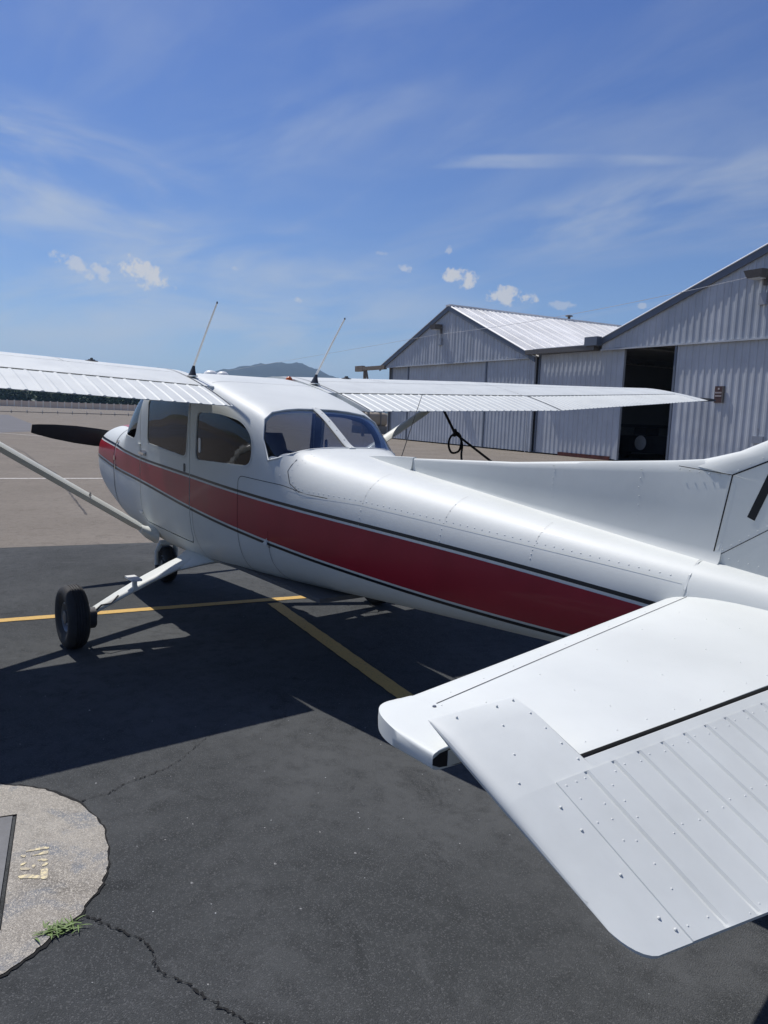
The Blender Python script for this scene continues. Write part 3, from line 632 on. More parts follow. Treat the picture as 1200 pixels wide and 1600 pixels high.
# low boundary wall of tan panels between pale piers, far across the apron
bw = thing('boundary_wall', 'long low tan panel wall with pale piers across the apron', 'wall', P(-167.5, -41.5, 0))
w0 = np.array([-173.7, -29.96]); w1 = np.array([-161.4, -53.11]); wd = (w1-w0)/18.0; wl = np.linalg.norm(wd); we = wd/wl; wn = np.array([-we[1], we[0]])
for k in range(-6, 30):
    q = w0+wd*k; T = lambda a, b, c: P(*(q+we*a+wn*b), c)
    mb = MB(); mb.box(.12, wl-.12, -.06, .06, -.008, 1.25, 0, T); mb.build('wall_panel', M['barrier'], bw, None)
    mb = MB(); mb.box(-.115, .115, -.12, .12, -.008, 1.38, 0, T); mb.build('pier', M['pier'], bw, None)
lr = thing('low_rail', 'low dark rail on short pale posts across the far apron', 'rail', P(-91.5, -22, 0))
mb = MB(); mb.tube([P(-91.2, 10, .16), P(-91.9, -50, .16)], .045, 6); mb.build('rail', M['darkmetal'], lr)
for k in range(35): mb = MB(); y = 9.5-k*1.72; mb.box(-.05, .05, -.05, .05, -.008, .42, 0, lambda a, b, c: P(-91.2-.7*(10-y)/60+a-.13, y+b, c)); mb.build('post', M['pier'], lr, None)
# tree belt behind the wall: one far mass of foliage
def tree_belt():
    mb = MB(); a = np.array([-349.2, -61.9]); b = np.array([-316.7, -104.7]); d = b-a
    for k in range(170):
        t = -.7+2.6*k/170+rng.normal(0, .01); c = a+d*t+rng.normal(0, 5, 2); hgt = 4.6+rng.random()*2.6+(.8 if rng.random() > .8 else 0); rad = 1.8+rng.random()*1.5
        for j in range(85):
            v = rng.normal(0, 1, 3); v /= np.linalg.norm(v); r = rad*(.6+.45*rng.random())
            p = np.array([c[0]+v[0]*r, c[1]+v[1]*r, max(.4, hgt*.50+v[2]*hgt*.5*(.55+.5*rng.random()))]); sz = .40+rng.random()*.6
            e1 = rng.normal(0, 1, 3); e1 /= np.linalg.norm(e1); e2 = np.cross(e1, rng.normal(0, 1, 3)); e2 /= np.linalg.norm(e2)
            mb.add([P(*(p+sz*e1)), P(*(p+sz*e2)), P(*(p-sz*e1)), P(*(p-sz*e2*.8))], [(0, 1, 2, 3)])
    o = mk('tree_belt', mb.v, mb.f, M['foliage'], None, None, fix=False); tag(o, 'dark green belt of trees beyond the airfield wall', 'trees', kind='stuff')
tree_belt()
# far wooded hill
def hill():
    c = np.array([-2700, -1480.]); lat = np.array([-2569.069+2815.364, -1636.309+1311.118]); L0 = np.linalg.norm(lat); lat /= L0; dep = np.array([-c[0]*-1, c[1]]); dep = np.array([c[0], c[1]])/np.linalg.norm(c)
    ref = np.array([-2815.364, -1311.118])
    X = [-900, -600, -350, -225, -125, 0, 124, 225, 300, 355, 408, 527, 800, 1200, 1600]; Z = [10, 33, 58, 84, 114, 141, 168, 178, 178, 158, 136, 106, 66, 24, 0]
    v = []; f = []; nu, nv_ = 130, 26
    for i in range(nu):
        x = -900+2500*i/(nu-1); z = np.interp(x, X, Z)
        for j in range(nv_):
            t = j/(nv_-1)*2-1; h = z*max(0, math.cos(t*math.pi/2))**.8*(1+.02*math.sin(i*1.7+j)+rng.normal(0, .008))
            p = ref+lat*x+dep*(t*900); v.append(P(p[0], p[1], h-2))
    for i in range(nu-1):
        for j in range(nv_-1): f.append((i*nv_+j, (i+1)*nv_+j, (i+1)*nv_+j+1, i*nv_+j+1))
    o = mk('hill', v, f, M['hillside'], None, 80); o['kind'] = 'structure'
    if o.data.polygons[len(o.data.polygons)//2].normal.z < 0: o.data.flip_normals()
hill()

# ================================================================== THE AIRPLANE
AIR = thing('light_airplane', 'white high-wing light airplane with dark red side stripe parked on asphalt', 'airplane', P(1.45, 0, 0))
FT=np.array([
(-1.03,1.06,1.38,.20,1.22,2.2,2.2),
(-1.01,.95,1.43,.32,1.20,2.3,2.3),
(-.95,.88,1.465,.40,1.18,2.5,2.5),
(-.80,0.775,1.485,.445,1.16,2.8,2.8),
(-.45,0.66,1.50,.475,1.14,3.0,3.0),
(-.10,0.57,1.505,.50,1.12,3.2,3.0),
(.10,.545,1.535,.512,1.12,4.0,3.0),
(.20,.537,1.63,.517,1.115,5.0,3.0),
(.30,.53,1.71,.52,1.11,6.0,3.0),
(.50,.52,1.815,.527,1.11,7.0,3.1),
(.70,.512,1.885,.53,1.10,7.0,3.2),
(1.0,0.505,1.935,.53,1.10,7.0,3.3),
(1.3,0.505,1.935,.53,1.10,8.5,3.3),
(1.7,0.515,1.885,.525,1.09,9.0,3.3),
(2.0,0.53,1.82,.52,1.08,9.0,3.3),
(2.25,0.548,1.755,.51,1.075,8.5,3.2),
(2.45,0.562,1.70,.495,1.07,7.5,3.1),
(2.60,0.572,1.63,.483,1.065,6.2,3.0),
(2.75,0.583,1.54,.468,1.06,4.7,2.9),
(2.87,0.59,1.472,.455,1.055,3.6,2.8),
(3.0,0.6,1.445,.442,1.05,3.2,2.8),
(3.5,0.635,1.385,.385,1.035,2.8,2.7),
(4.0,0.665,1.330,.325,1.02,2.6,2.6),
(4.5,0.695,1.275,.265,1.01,2.5,2.5),
(5.0,0.73,1.225,.21,1.0,2.4,2.4),
(5.5,0.78,1.18,.155,1.0,2.4,2.4),
(5.9,0.84,1.14,.105,1.0,2.4,2.4),
(6.05,0.88,1.12,.07,1.0,2.3,2.3)])
def prof(s):
    x=FT[:,0]; i=int(np.clip(np.searchsorted(x,s)-1,0,len(x)-2)); h=x[i+1]-x[i]; t=min(1,max(0,(s-x[i])/h))
    def sl(k):
        if k==0: return (FT[1]-FT[0])/(x[1]-x[0])
        if k==len(x)-1: return (FT[-1]-FT[-2])/(x[-1]-x[-2])
        a=(FT[k]-FT[k-1])/(x[k]-x[k-1]); b=(FT[k+1]-FT[k])/(x[k+1]-x[k])
        m=np.where(a*b>0,2*a*b/(a+b+1e-12*np.sign(a+b)+1e-15),0); return m
    m0,m1=sl(i),sl(i+1)
    return (2*t**3-3*t**2+1)*FT[i]+(t**3-2*t**2+t)*h*m0+(-2*t**3+3*t**2)*FT[i+1]+(t**3-t**2)*h*m1
def fy(s,z,off=0):
    _,zb,zt,w,zw,nt,nb=prof(s); zb-=off; zt+=off; w+=off
    if z>=zw: v=(z-zw)/(zt-zw); n=nt
    else: v=(zw-z)/(zw-zb); n=nb
    return w*max(0,1-v**n)**(1/n) if v<1 else 0
def fz(s,y,off=0):
    _,zb,zt,w,zw,nt,nb=prof(s); zt+=off;w+=off
    v=abs(y)/w
    return zw+(zt-zw)*max(0,1-v**nt)**(1/nt) if v<1 else zw
def fring(s, off=0.0, m=112):
    _, zb, zt, w, zw, nt_, nb = prof(s); zb += off; zt -= off; w -= off; out = []
    for k in range(m):
        a = 2*math.pi*(k+.5)/m; c, sn = math.cos(a), math.sin(a); n = nt_ if sn >= 0 else nb
        out.append(P(s, w*math.copysign(abs(c)**(2/n), c), zw+(zt-zw if sn >= 0 else zw-zb)*math.copysign(abs(sn)**(2/n), sn)))
    return out
def shell(name, t0, t1, s0, s1, i0, i1, mats, step=.055):
    """closed skin between offsets t0 and t1 inside the hull surface"""
    mb = MB(); S = sorted(set(np.round(list(np.arange(s0, s1, step))+[s1], 4)))
    S = [s for s in S]; mb.loft([fring(s, t0) for s in S], 0)
    S2 = [s for s in np.round(list(np.arange(i0, i1, step))+[i1], 4)]
    b = len(mb.f); mb.loft([fring(s, t1)[::-1] for s in S2], 1)
    o = mk(name, mb.v, mb.f, mats, None, None, mb.m, fix=False)
    bm = bmesh.new(); bm.from_mesh(o.data)
    fo = [f for f in bm.faces if f.material_index == 0]; fi = [f for f in bm.faces if f.material_index == 1]
    bmesh.ops.recalc_face_normals(bm, faces=fo); bmesh.ops.recalc_face_normals(bm, faces=fi); bmesh.ops.reverse_faces(bm, faces=fi)
    bm.to_mesh(o.data); bm.free(); return o
sideP = lambda s, z, y: P(s, y, z)
def side_cut(poly, y0=-1.0, y1=1.0):
    mb = MB(); mb.prism(poly, sideP, y0, y1); return mb.build('cut', M['paint'], None, None)
def plan_cut(poly, z0=1.30, z1=2.2):
    mb = MB(); mb.prism(poly, lambda s, y, z: P(s, y, z), z0, z1); return mb.build('cut', M['paint'], None, None)
# window and door outlines (station, height)
W_DOOR = rnd([(.775, 1.72), (.775, 1.385), (1.545, 1.325), (1.595, 1.72)], [.02, .05, .06, .02])
W_REAR = rnd([(1.745, 1.648), (1.715, 1.318), (2.49, 1.332), (2.505, 1.50), (2.36, 1.606), (2.06, 1.648)], [.05, .06, .09, .09, .09, .10], 6)
W_SHIELD = rnd([(.03, 1.455), (.20, 1.425), (.46, 1.40), (.665, 1.80), (.70, 2.2), (-.6, 2.2), (-.6, 1.53), (.02, 1.53)], [.02, .05, .06, .05, 0, 0, 0, 0])
_rw = [(2.462, .14), (2.482, .24), (2.506, .355), (2.536, .422), (2.60, .462), (2.68, .467), (2.755, .443), (2.82, .38), (2.855, .28), (2.875, .15)]
W_BACK = [(2.458, 0)]+_rw+[(2.88, 0)]+[(a, -b) for a, b in _rw[::-1]]
DOOR = rnd([(.60, 1.80), (.60, .80), (.66, .735), (1.58, .70), (1.615, .74), (1.615, 1.80)], [0, .12, .06, .05, .05, 0], 5)
hull = shell('fuselage', 0.0, .022, -1.03, 6.05, -.06, 3.4, [M['paint'], M['interior']])
cuts = [(side_cut(W_DOOR), 'door_window'), (side_cut(W_REAR), 'rear_side_window'), (side_cut(W_SHIELD), 'windshield'), (plan_cut(W_BACK, 1.365), 'rear_window')]
for c, _ in cuts: boolean(hull, c, 'DIFFERENCE')
pane = shell('pane', .004, .008, -.9, 3.6, -.9+.005, 3.595, [M['glass'], M['glass']])
panes = {}
for c, nm in cuts:
    g = dup(pane, nm); boolean(g, c, 'INTERSECT'); g.data.materials.clear(); g.data.materials.append(M['glass_rear'] if nm == 'rear_window' else M['glass']); panes[nm] = g
drop(pane)
def split_y(o, name):
    """halves of a pane on the two sides of the cabin"""
    out = []
    for s in (1, -1):
        c = dup(o, name); bm = bmesh.new(); bm.from_mesh(c.data)
        bmesh.ops.delete(bm, geom=[f for f in bm.faces if f.calc_center_median().y*s < 0], context='FACES'); bm.to_mesh(c.data); bm.free(); out.append(c)
    drop(o); return out
door_in = side_cut(grow(DOOR, -.0025), .30, 1.0); door_in2 = side_cut(grow(DOOR, -.0025), -1.0, -.30)
door_out = side_cut(grow(DOOR, .0065), .28, 1.05); door_out2 = side_cut(grow(DOOR, .0065), -1.05, -.28)
doors = []
for ci in (door_in, door_in2):
    d = dup(hull, 'cabin_door'); boolean(d, ci, 'INTERSECT'); doors.append(d)
for co in (door_out, door_out2): boolean(hull, co, 'DIFFERENCE')
for o in [c for c, _ in cuts]+[door_in, door_in2, door_out, door_out2]: drop(o)
finish(hull, 32); adopt(hull, AIR)
for d in doors: finish(d, 32); adopt(d, AIR)
dw = split_y(panes['door_window'], 'window')
for w in dw[1:]: w.data.materials.clear(); w.data.materials.append(M['glass_clear'])
for d, w in zip(doors, dw): adopt(w, d)
sw = split_y(panes['rear_side_window'], 'side_window'); sw[1].data.materials.clear(); sw[1].data.materials.append(M['glass_clear'])
for w in sw: adopt(w, AIR)
adopt(panes['windshield'], AIR); adopt(panes['rear_window'], AIR); finish(panes['windshield'], 40); finish(panes['rear_window'], 40)
# painted side stripes following the hull
ZU = [(-1.03, 1.372), (-.65, 1.346), (-.2, 1.318), (.1, 1.294), (.6, 1.249), (1.0, 1.229), (1.62, 1.201), (2.35, 1.161), (2.9, 1.131), (3.48, 1.108), (4.16, 1.081), (4.7, 1.054), (5.15, 1.028), (6.1, .975)]
ZL = [(-1.03, 1.200), (-.65, 1.158), (-.15, 1.106), (.6, 1.060), (1.0, 1.018), (1.62, .955), (2.35, .897), (2.9, .849), (3.46, .817), (4.13, .788), (4.73, .785), (5.3, .80), (6.1, .84)]
def zi(tab, s): return float(np.interp(s, [a for a, _ in tab], [b for _, b in tab]))
def zsm(tab, s): return sum(zi(tab, s+d)*w for d, w in ((-.3, .15), (-.15, .2), (0, .3), (.15, .2), (.3, .15))) if -.7 < s < 5.6 else zi(tab, s)
def stripe(name, s0, s1, lo, hi, side, mat, parent, rows=8, off=.0016):
    S = list(np.arange(s0, s1, .04))+[s1]; v = []; f = []
    for s in S:
        a, b = lo(s), hi(s)
        for k in range(rows+1): z = a+(b-a)*k/rows; v.append(P(s, side*fy(s, z, off), z))
    R = rows+1
    for i in range(len(S)-1):
        for k in range(rows): f.append((i*R+k, (i+1)*R+k, (i+1)*R+k+1, i*R+k+1))
    o = mk(name, v, f, mat, parent, 60, fix=False); bm = bmesh.new(); bm.from_mesh(o.data)
    if (bm.faces.ensure_lookup_table() or bm.faces[0].normal.y*side < 0): bmesh.ops.reverse_faces(bm, faces=bm.faces)
    bm.to_mesh(o.data); bm.free(); return o
for side, dr in ((1, doors[0]), (-1, doors[1])):
    for (a, b, par) in ((-.985, -.178, hull), (-.162, .592, hull), (.604, 1.611, dr), (1.6225, 5.62, hull)):
        stripe('red_stripe', a, b, lambda s: zsm(ZL, s)+.022, lambda s: zsm(ZU, s)-.022, side, M['red'], par)
        stripe('black_pinstripe', a, b, lambda s: zsm(ZU, s)-.0085, lambda s: zsm(ZU, s)+.0085, side, M['black_paint'], par, 2)
        stripe('black_pinstripe', a, b, lambda s: zsm(ZL, s)-.0085, lambda s: zsm(ZL, s)+.0085, side, M['black_paint'], par, 2)
# red top of the cowl
def top_patch(name, s0, s1, w0, w1, mat, parent, off=.0016):
    v = []; f = []; S = np.linspace(s0, s1, 22); K = 14
    for i, s in enumerate(S):
        ww = w0+(w1-w0)*i/21
        for k in range(K+1): y = ww*(k/K*2-1); v.append(P(s, y, fz(s, y, off)))
    for i in range(21):
        for k in range(K): f.append((i*(K+1)+k, i*(K+1)+k+1, (i+1)*(K+1)+k+1, (i+1)*(K+1)+k))
    return mk(name, v, f, mat, parent, 60)
top_patch('red_cowl_top', -.93, -.175, .20, .34, M['red'], hull)
# seams: narrow dark strips lying on the hull
def seam(pts, side=1, w=.0045, parent=None, mat=None, off=.0022, name='panel_seam'):
    fp = []
    for i in range(len(pts)-1):
        a = np.array(pts[i]); b = np.array(pts[i+1]); k = max(1, int(np.linalg.norm(b-a)/.03))
        for j in range(k): fp.append(a+(b-a)*j/k)
    fp.append(np.array(pts[-1])); v = []; f = []
    for i, p in enumerate(fp):
        d = fp[min(i+1, len(fp)-1)]-fp[max(i-1, 0)]; d = d/np.linalg.norm(d); n = np.array([-d[1], d[0]])*w/2
        for q in (p+n, p-n): v.append(P(q[0], side*fy(q[0], q[1], off), q[1]))
        if i: f.append((2*i-2, 2*i-1, 2*i+1, 2*i))
    return mk(name, v, f, mat or M['gap'], parent or hull, None)
def ring_seam(s, z0, z1, w=.005, mat=None, off=.0022, name='panel_seam', side=1, lean=0.0):
    seam([(s+lean*(z-z0), z) for z in np.linspace(z0, z1, 40)], side, w, hull, mat, off, name)
for side in (1, -1):
    ring_seam(-.17, .62, 1.47, .013, side=side, lean=-.05)
    seam(rnd([(2.345, .62), (2.345, 1.262), (2.83, 1.245), (3.05, 1.215), (3.25, 1.21)], [0, .06, .05, .05, 0], 5), side, .0035)
    seam([(2.72, .60), (2.69, .75), (2.70, .95)], side, .003)
    seam([(1.70, .55), (1.665, .80), (1.66, 1.0)], side, .003)
    seam([(2.87, 1.40), (2.855, 1.33), (2.90, 1.26), (3.0, 1.217)], side, .004)
    seam([(3.0, 1.217), (3.5, 1.212), (4.3, 1.170), (5.28, 1.122)], side, .0022, mat=M['paint'], off=.003)
    for s0 in (3.53, 4.10, 4.62): seam([(s0, z) for z in np.linspace(1.215-.03*(s0-3.5), prof(s0)[2]-.012, 30)], side, .0012, mat=M['lap'], off=.0018, name='skin_lap')
    seam([(5.29, 1.02), (5.30, 1.10), (5.297, 1.15), (5.29, 1.19), (5.285, 1.2)], side, .007, mat=M['paint_top'], off=.003, name='tail_joint')
# small hatch, latch and handles on the left side
def fit(name, s, z, ds, dz, th, mat, parent, side=1, r=.004):
    mb = MB(); poly = rnd([(s-ds, z-dz), (s+ds, z-dz), (s+ds, z+dz), (s-ds, z+dz)], r, 3); y = fy(s, z)
    mb.prism(poly, lambda a, b, h: P(a, side*(y+h), b), -.006, th); return mb.build(name, mat, parent, 30)
for side, dr in ((1, doors[0]), (-1, doors[1])):
    fit('door_handle', .675, 1.293, .055, .010, .022, M['chrome'], dr, side, .009)
    fit('handle_recess', .675, 1.296, .072, .022, .002, M['steel'], dr, side, .02)
    fit('hinge', .575, .80, .035, .010, .012, M['paint'], dr, side); fit('hinge', .585, 1.36, .03, .009, .012, M['paint'], dr, side)
    fit('door_lock', 1.525, 1.245, .014, .030, .004, M['darkmetal'], dr, side, .01)
    fit('access_panel', 2.655, .880, .026, .026, .0018, M['paint_top'], AIR, side); fit('panel_latch', 2.70, .852, .006, .006, .008, M['steel'], AIR, side)
    fit('cowl_latch', -.14, 1.345, .02, .012, .014, M['chrome'], AIR, side); fit('cowl_latch', -.15, 1.20, .012, .02, .012, M['chrome'], AIR, side); fit('cowl_latch', -.13, 1.12, .008, .022, .010, M['chrome'], AIR, side)
    fit('oval_vent', 1.775, 1.42, .018, .052, -.001, M['plastic_white'], AIR, side, .02)
# light lip round each side window, rear-window lip and centre strip
def lip(poly, side, w, parent, name='window_frame', off=.0028, mat=None):
    pl = grow(poly, .004); n = len(pl); po = grow(poly, w); v = []; f = []
    for q in (pl, po):
        for s, z in q: v.append(P(s, side*fy(s, min(z, prof(s)[2]-.002), off), z))
    for k in range(n): f.append((k, (k+1) % n, (k+1) % n+n, k+n))
    return mk(name, v, f, mat or M['paint_top'], parent, None)
for side, dr in ((1, doors[0]), (-1, doors[1])):
    lip(W_DOOR, side, .018, dr); lip(W_REAR, side, .016, AIR)
def back_frame(poly, r_, mat, name):
    pts = []
    for s, y in poly+[poly[0]]:
        z = fz(s, y)
        if z < 1.366: z = 1.366; y = math.copysign(fy(s, z), y)
        pts.append(P(s, y, z))
    mb = MB(); mb.tube(pts, r_, 8, cap=False); return mb.build(name, mat, AIR, 60)
back_frame(grow(W_BACK, .002), .0065, M['paint_top'], 'rear_window_frame')
def cstrip():
    v = []; f = []; S = np.linspace(2.438, 2.898, 18)
    for s in S:
        for y, o_ in ((-.026, .001), (-.022, .007), (.022, .007), (.026, .001)): v.append(P(s, y, fz(s, y)+o_))
    for i in range(17):
        for k in range(3): f.append((4*i+k, 4*i+k+1, 4*i+k+5, 4*i+k+4))
    f += [(0, 1, 2, 3), (68, 69, 70, 71)]
    o = mk('rear_window_strip', v, f, M['paint_top'], AIR, 30)
    rivet_mesh([(P(s, 0, fz(s, 0)+.007), (-.5, 0, 1)) for s in (2.45, 2.53, 2.62, 2.71, 2.80, 2.885)], 'strip_screws', o, .006, M['steel'])
cstrip()
# rivet rows on the hull
def hn(s, z, side):
    e = .004; y = fy(s, z); ys = (fy(s+e, z)-fy(s-e, z))/(2*e); yz = (fy(s, z+e)-fy(s, z-e))/(2*e); return (ys, side*1.0, -yz)
sp = []
for s in np.arange(3.08, 5.26, .043): z = float(np.interp(s, [3.0, 3.5, 4.3, 5.28], [1.232, 1.226, 1.184, 1.136])); sp.append((s, z))
for s0 in (3.53, 4.10, 4.62):
    for z in np.linspace(1.10, prof(s0)[2]-.05, 7): sp.append((s0, z))
for s, z in ((2.90, 1.37), (2.88, 1.34), (2.89, 1.30), (2.92, 1.27), (2.95, 1.25), (2.98, 1.242), (3.02, 1.237), (2.84, 1.31), (2.86, 1.27), (2.80, 1.30)): sp.append((s, z))
rivet_mesh([(P(s, sd*fy(s, z), z), hn(s, z, sd)) for s, z in sp for sd in (1, -1)], 'fuselage_rivets', hull, .0040)
rivet_mesh([(P(s, y, fz(s, y)), (-.3, y, 1)) for y in (-.3, -.2, -.1, .1, .2, .3, .36) for s in (2.905, 2.935)], 'deck_rivets', hull, .0038)
# ---- wings
def naca(x, t=.12, m=.02, p=.4):
    yt = 5*t*(.2969*math.sqrt(max(x, 0))-.126*x-.3516*x*x+.2843*x**3-.1036*x**4)
    yc = m/p**2*(2*p*x-x*x) if x < p else m/(1-p)**2*((1-2*p)+2*p*x-x*x); return yc+yt, yc-yt
def wing_pt(a, xc, upper=True, add=0.0):
    f = 0 if a < 2.6 else (a-2.6)/2.75; c = 1.63+(1.13-1.63)*f; inc = math.radians(6.5+(3.6-6.5)*f)
    if a < 2.6: g = (a-.53)/2.07; te = (2.318-.02*g, 1.700+.072*g)
    else: te = (2.298-.223*f, 1.772+.197*f)
    u, l = naca(xc); h = (u if upper else l)*c+add
    return te[0]-math.cos(inc)*c*(1-xc)+math.sin(inc)*h, te[1]+math.sin(inc)*c*(1-xc)+math.cos(inc)*h
def W3(a, sd, xc, upper=True, add=0.0): s, z = wing_pt(a, xc, upper, add); return P(s, sd*a, z)
def bead(y, pitch, h, wd, ph=0.0):
    d = abs(((y-ph)/pitch-.5) % 1-.5)*pitch; return h*max(0.0, 1-d/wd)
def beaded(a0, a1, pitch, h, wd):
    ys = [a0]; k = math.ceil(a0/pitch)
    while k*pitch < a1-.005:
        for o_ in (-wd, -wd*.35, wd*.35, wd):
            y = k*pitch+o_
            if a0+.002 < y < a1-.002: ys.append(y)
        k += 1
    return ys+[a1]
def control(name, a0, a1, x0, pitch, h, wd, sd, parent, mat):
    """flap or aileron with pressed beads running fore and aft"""
    ys = beaded(a0, a1, pitch, h, wd); rings = []; X = [x0, x0+.012, x0+.05, .80, .86, .92, .97, 1.0]
    for y in ys:
        b = min(h, bead(y, pitch, h*1.55, wd)); r = []
        for i, x in enumerate(X): k = 0 if i == 0 else 1; r.append(W3(y, sd, x, True, b*k-(.010 if i == 0 else 0)))
        for i, x in enumerate(X[::-1]): r.append(W3(y, sd, x, False, -.0025-(b*.6 if 0 < i < 6 else 0)+(.012 if x == x0 else 0)))
        rings.append(r)
    mb = MB(); mb.loft(rings); o = mb.build(name, mat, parent, 22)
    return o
def wing(sd):
    XS = [.72, .68, .62, .55, .48, .40, .32, .25, .18, .12, .07, .035, .012, 0.0]
    mb = MB(); rings = []
    for a in [.46, .56, .9, 1.3, 1.7, 2.1, 2.6, 3.0, 3.5, 4.0, 4.5, 4.9, 5.17]:
        rings.append([W3(a, sd, x, True) for x in XS]+[W3(a, sd, x, False) for x in XS[::-1][1:]])
    mb.loft(rings); w = mb.build('wing', M['paint_top'], AIR, 40)
    control('flap', .530, 2.625, .728, .083, .0045, .013, sd, w, M['paint_top'])
    control('aileron', 2.645, 5.16, .735, .0625, .0040, .010, sd, w, M['paint_top'])
    # tip: full section, rounded down at the end
    mb = MB(); rings = []; XT = [1.0, .93, .85, .77]+XS[1:]
    for a, k in ((5.172, 1), (5.28, 1), (5.36, .86), (5.41, .62), (5.435, .35)):
        r = []
        for up, xs in ((True, XT), (False, XT[::-1][1:-1])):
            for x in xs:
                s, z = wing_pt(a, .5+(x-.5)*(.86+.14*k), up); s2, z2 = wing_pt(a, .5+(x-.5)*(.86+.14*k), not up); zm = (z+z2)/2
                r.append(P(s, sd*a, zm+(z-zm)*k+(0 if up else 0)-(1-k)*.02))
        rings.append(r)
    mb.loft(rings); tp = mb.build('wing_tip', M['paint'], w, 45)
    s, z = wing_pt(5.40, .97, False); mb = MB(); mb.loft([[P(s-.08, sd*(5.38), z-.012), P(s+.06, sd*5.38, z-.012), P(s+.06, sd*5.38, z+.02), P(s-.08, sd*5.38, z+.03)], [P(s-.04, sd*5.47, z-.006), P(s+.05, sd*5.48, z-.006), P(s+.05, sd*5.48, z+.012), P(s-.04, sd*5.47, z+.018)]])
    mb.build('tip_shade_wedge', M['darkmetal'], w, None)  # dark wedge added for the shaded side of the tip
    # seams and rivets on the upper skin
    def tline(a0, a1, x, wdt, mat, nm, off=.0018):
        A = np.linspace(a0, a1, 30); v = []; f = []
        for i, a in enumerate(A):
            v += [W3(a, sd, x-wdt, True, off), W3(a, sd, x+wdt, True, off)]
            if i: f.append((2*i-2, 2*i-1, 2*i+1, 2*i))
        mk(nm, v, f, mat, w, None)
    tline(.58, 5.15, .455, .0016, M['gap'], 'skin_seam'); tline(.57, 2.62, .7235, .0034, M['gap'], 'hinge_gap', .001); tline(2.65, 5.15, .7285, .0028, M['gap'], 'hinge_gap', .001)
    def cline(a, x0, x1, wdt, mat, nm, off=.0022, da=0.0):
        X = np.linspace(x0, x1, 24); v = []; f = []
        for i, x in enumerate(X):
            aa = a+da*(x-x0)
            v += [W3(aa-wdt, sd, x, True, off), W3(aa+wdt, sd, x, True, off)]
            if i: f.append((2*i-2, 2*i-1, 2*i+1, 2*i))
        mk(nm, v, f, mat, w, None)
    cline(.545, .06, .995, .004, M['gap'], 'root_seam', .004); cline(1.33, .10, .455, .0016, M['gap'], 'skin_seam'); cline(2.60, .1, .715, .0016, M['gap'], 'skin_seam'); cline(2.634, .74, .99, .006, M['gap'], 'control_gap')
    sp = []
    for a in np.arange(.62, 5.1, .085): sp.append((a, .44)); 
    for a in np.arange(.62, 5.1, .11): sp.append((a, .70))
    for a in (1.30, 1.36, 2.55, 2.66, 3.6, 4.4):
        for x in np.arange(.14, .70, .045): sp.append((a, x))
    rivet_mesh([(W3(a, sd, x, True, .0), (-.05, 0, 1)) for a, x in sp], 'wing_rivets', w, .0034, M['paint_top'])
    # fuel filler cap
    s, z = wing_pt(1.08, .30); mb = MB(); mb.lathe([(0, .012), (.022, .012), (.026, .006), (.042, .004), (.044, -.004)], P(s, sd*1.08, z), (-.05, 0, 1), 20); mb.box(-s-.02, -s+.02, sd*1.08-.004, sd*1.08+.004, z+.010, z+.022); mb.build('fuel_cap', M['darkmetal'], w)
    return w
wings = [wing(1), wing(-1)]
wings[0]['label'] = 'left wing, over the shaded cabin door'; wings[1]['label'] = 'right wing, reaching towards the hangars'
# dihedral wing struts
for sd in (1, -1):
    a = np.array([.72, .50, .650]); b = np.array([.955, 2.28, 1.765]); rings = []
    for t, k in ((0, .55), (.03, .8), (.07, 1), (.93, 1), (.97, .85), (1, .6)):
        p = a+(b-a)*t; d = (b-a)/np.linalg.norm(b-a); n1 = np.array([1., 0, 0]); n1 -= d*d[0]; n1 /= np.linalg.norm(n1); n2 = np.cross(d, n1); r = []
        for q in np.linspace(0, 2*math.pi, 25)[:-1]:
            x = math.cos(q)*.062*k; r.append(tuple(p+n1*x+n2*math.sin(q)*math.sin(q/2)*.043*k))
        rings.append([P(q[0], sd*q[1], q[2]) for q in r])
    mb = MB(); mb.loft(rings); st = mb.build('wing_strut', M['paint'], AIR, 40)
    mb = MB(); mb.loft([[P(.74+.11*math.cos(q), sd*.46, .63+.07*math.sin(q)) for q in np.linspace(0, 2*math.pi, 17)[:-1]], [P(.74+.085*math.cos(q), sd*.53, .655+.05*math.sin(q)) for q in np.linspace(0, 2*math.pi, 17)[:-1]], [P(.75+.062*math.cos(q), sd*.585, .69+.03*math.sin(q)) for q in np.linspace(0, 2*math.pi, 17)[:-1]]]); mb.build('strut_fairing', M['paint'], st, 50)
    p = a+(b-a)*.28; mb = MB(); mb.tube([P(p[0]+.03, sd*p[1], p[2]+.015), P(p[0]+.055, sd*p[1], p[2]+.04), P(p[0]+.07, sd*p[1], p[2]+.02)], .006, 6); mb.build('tie_down_ring', M['steel'], st)
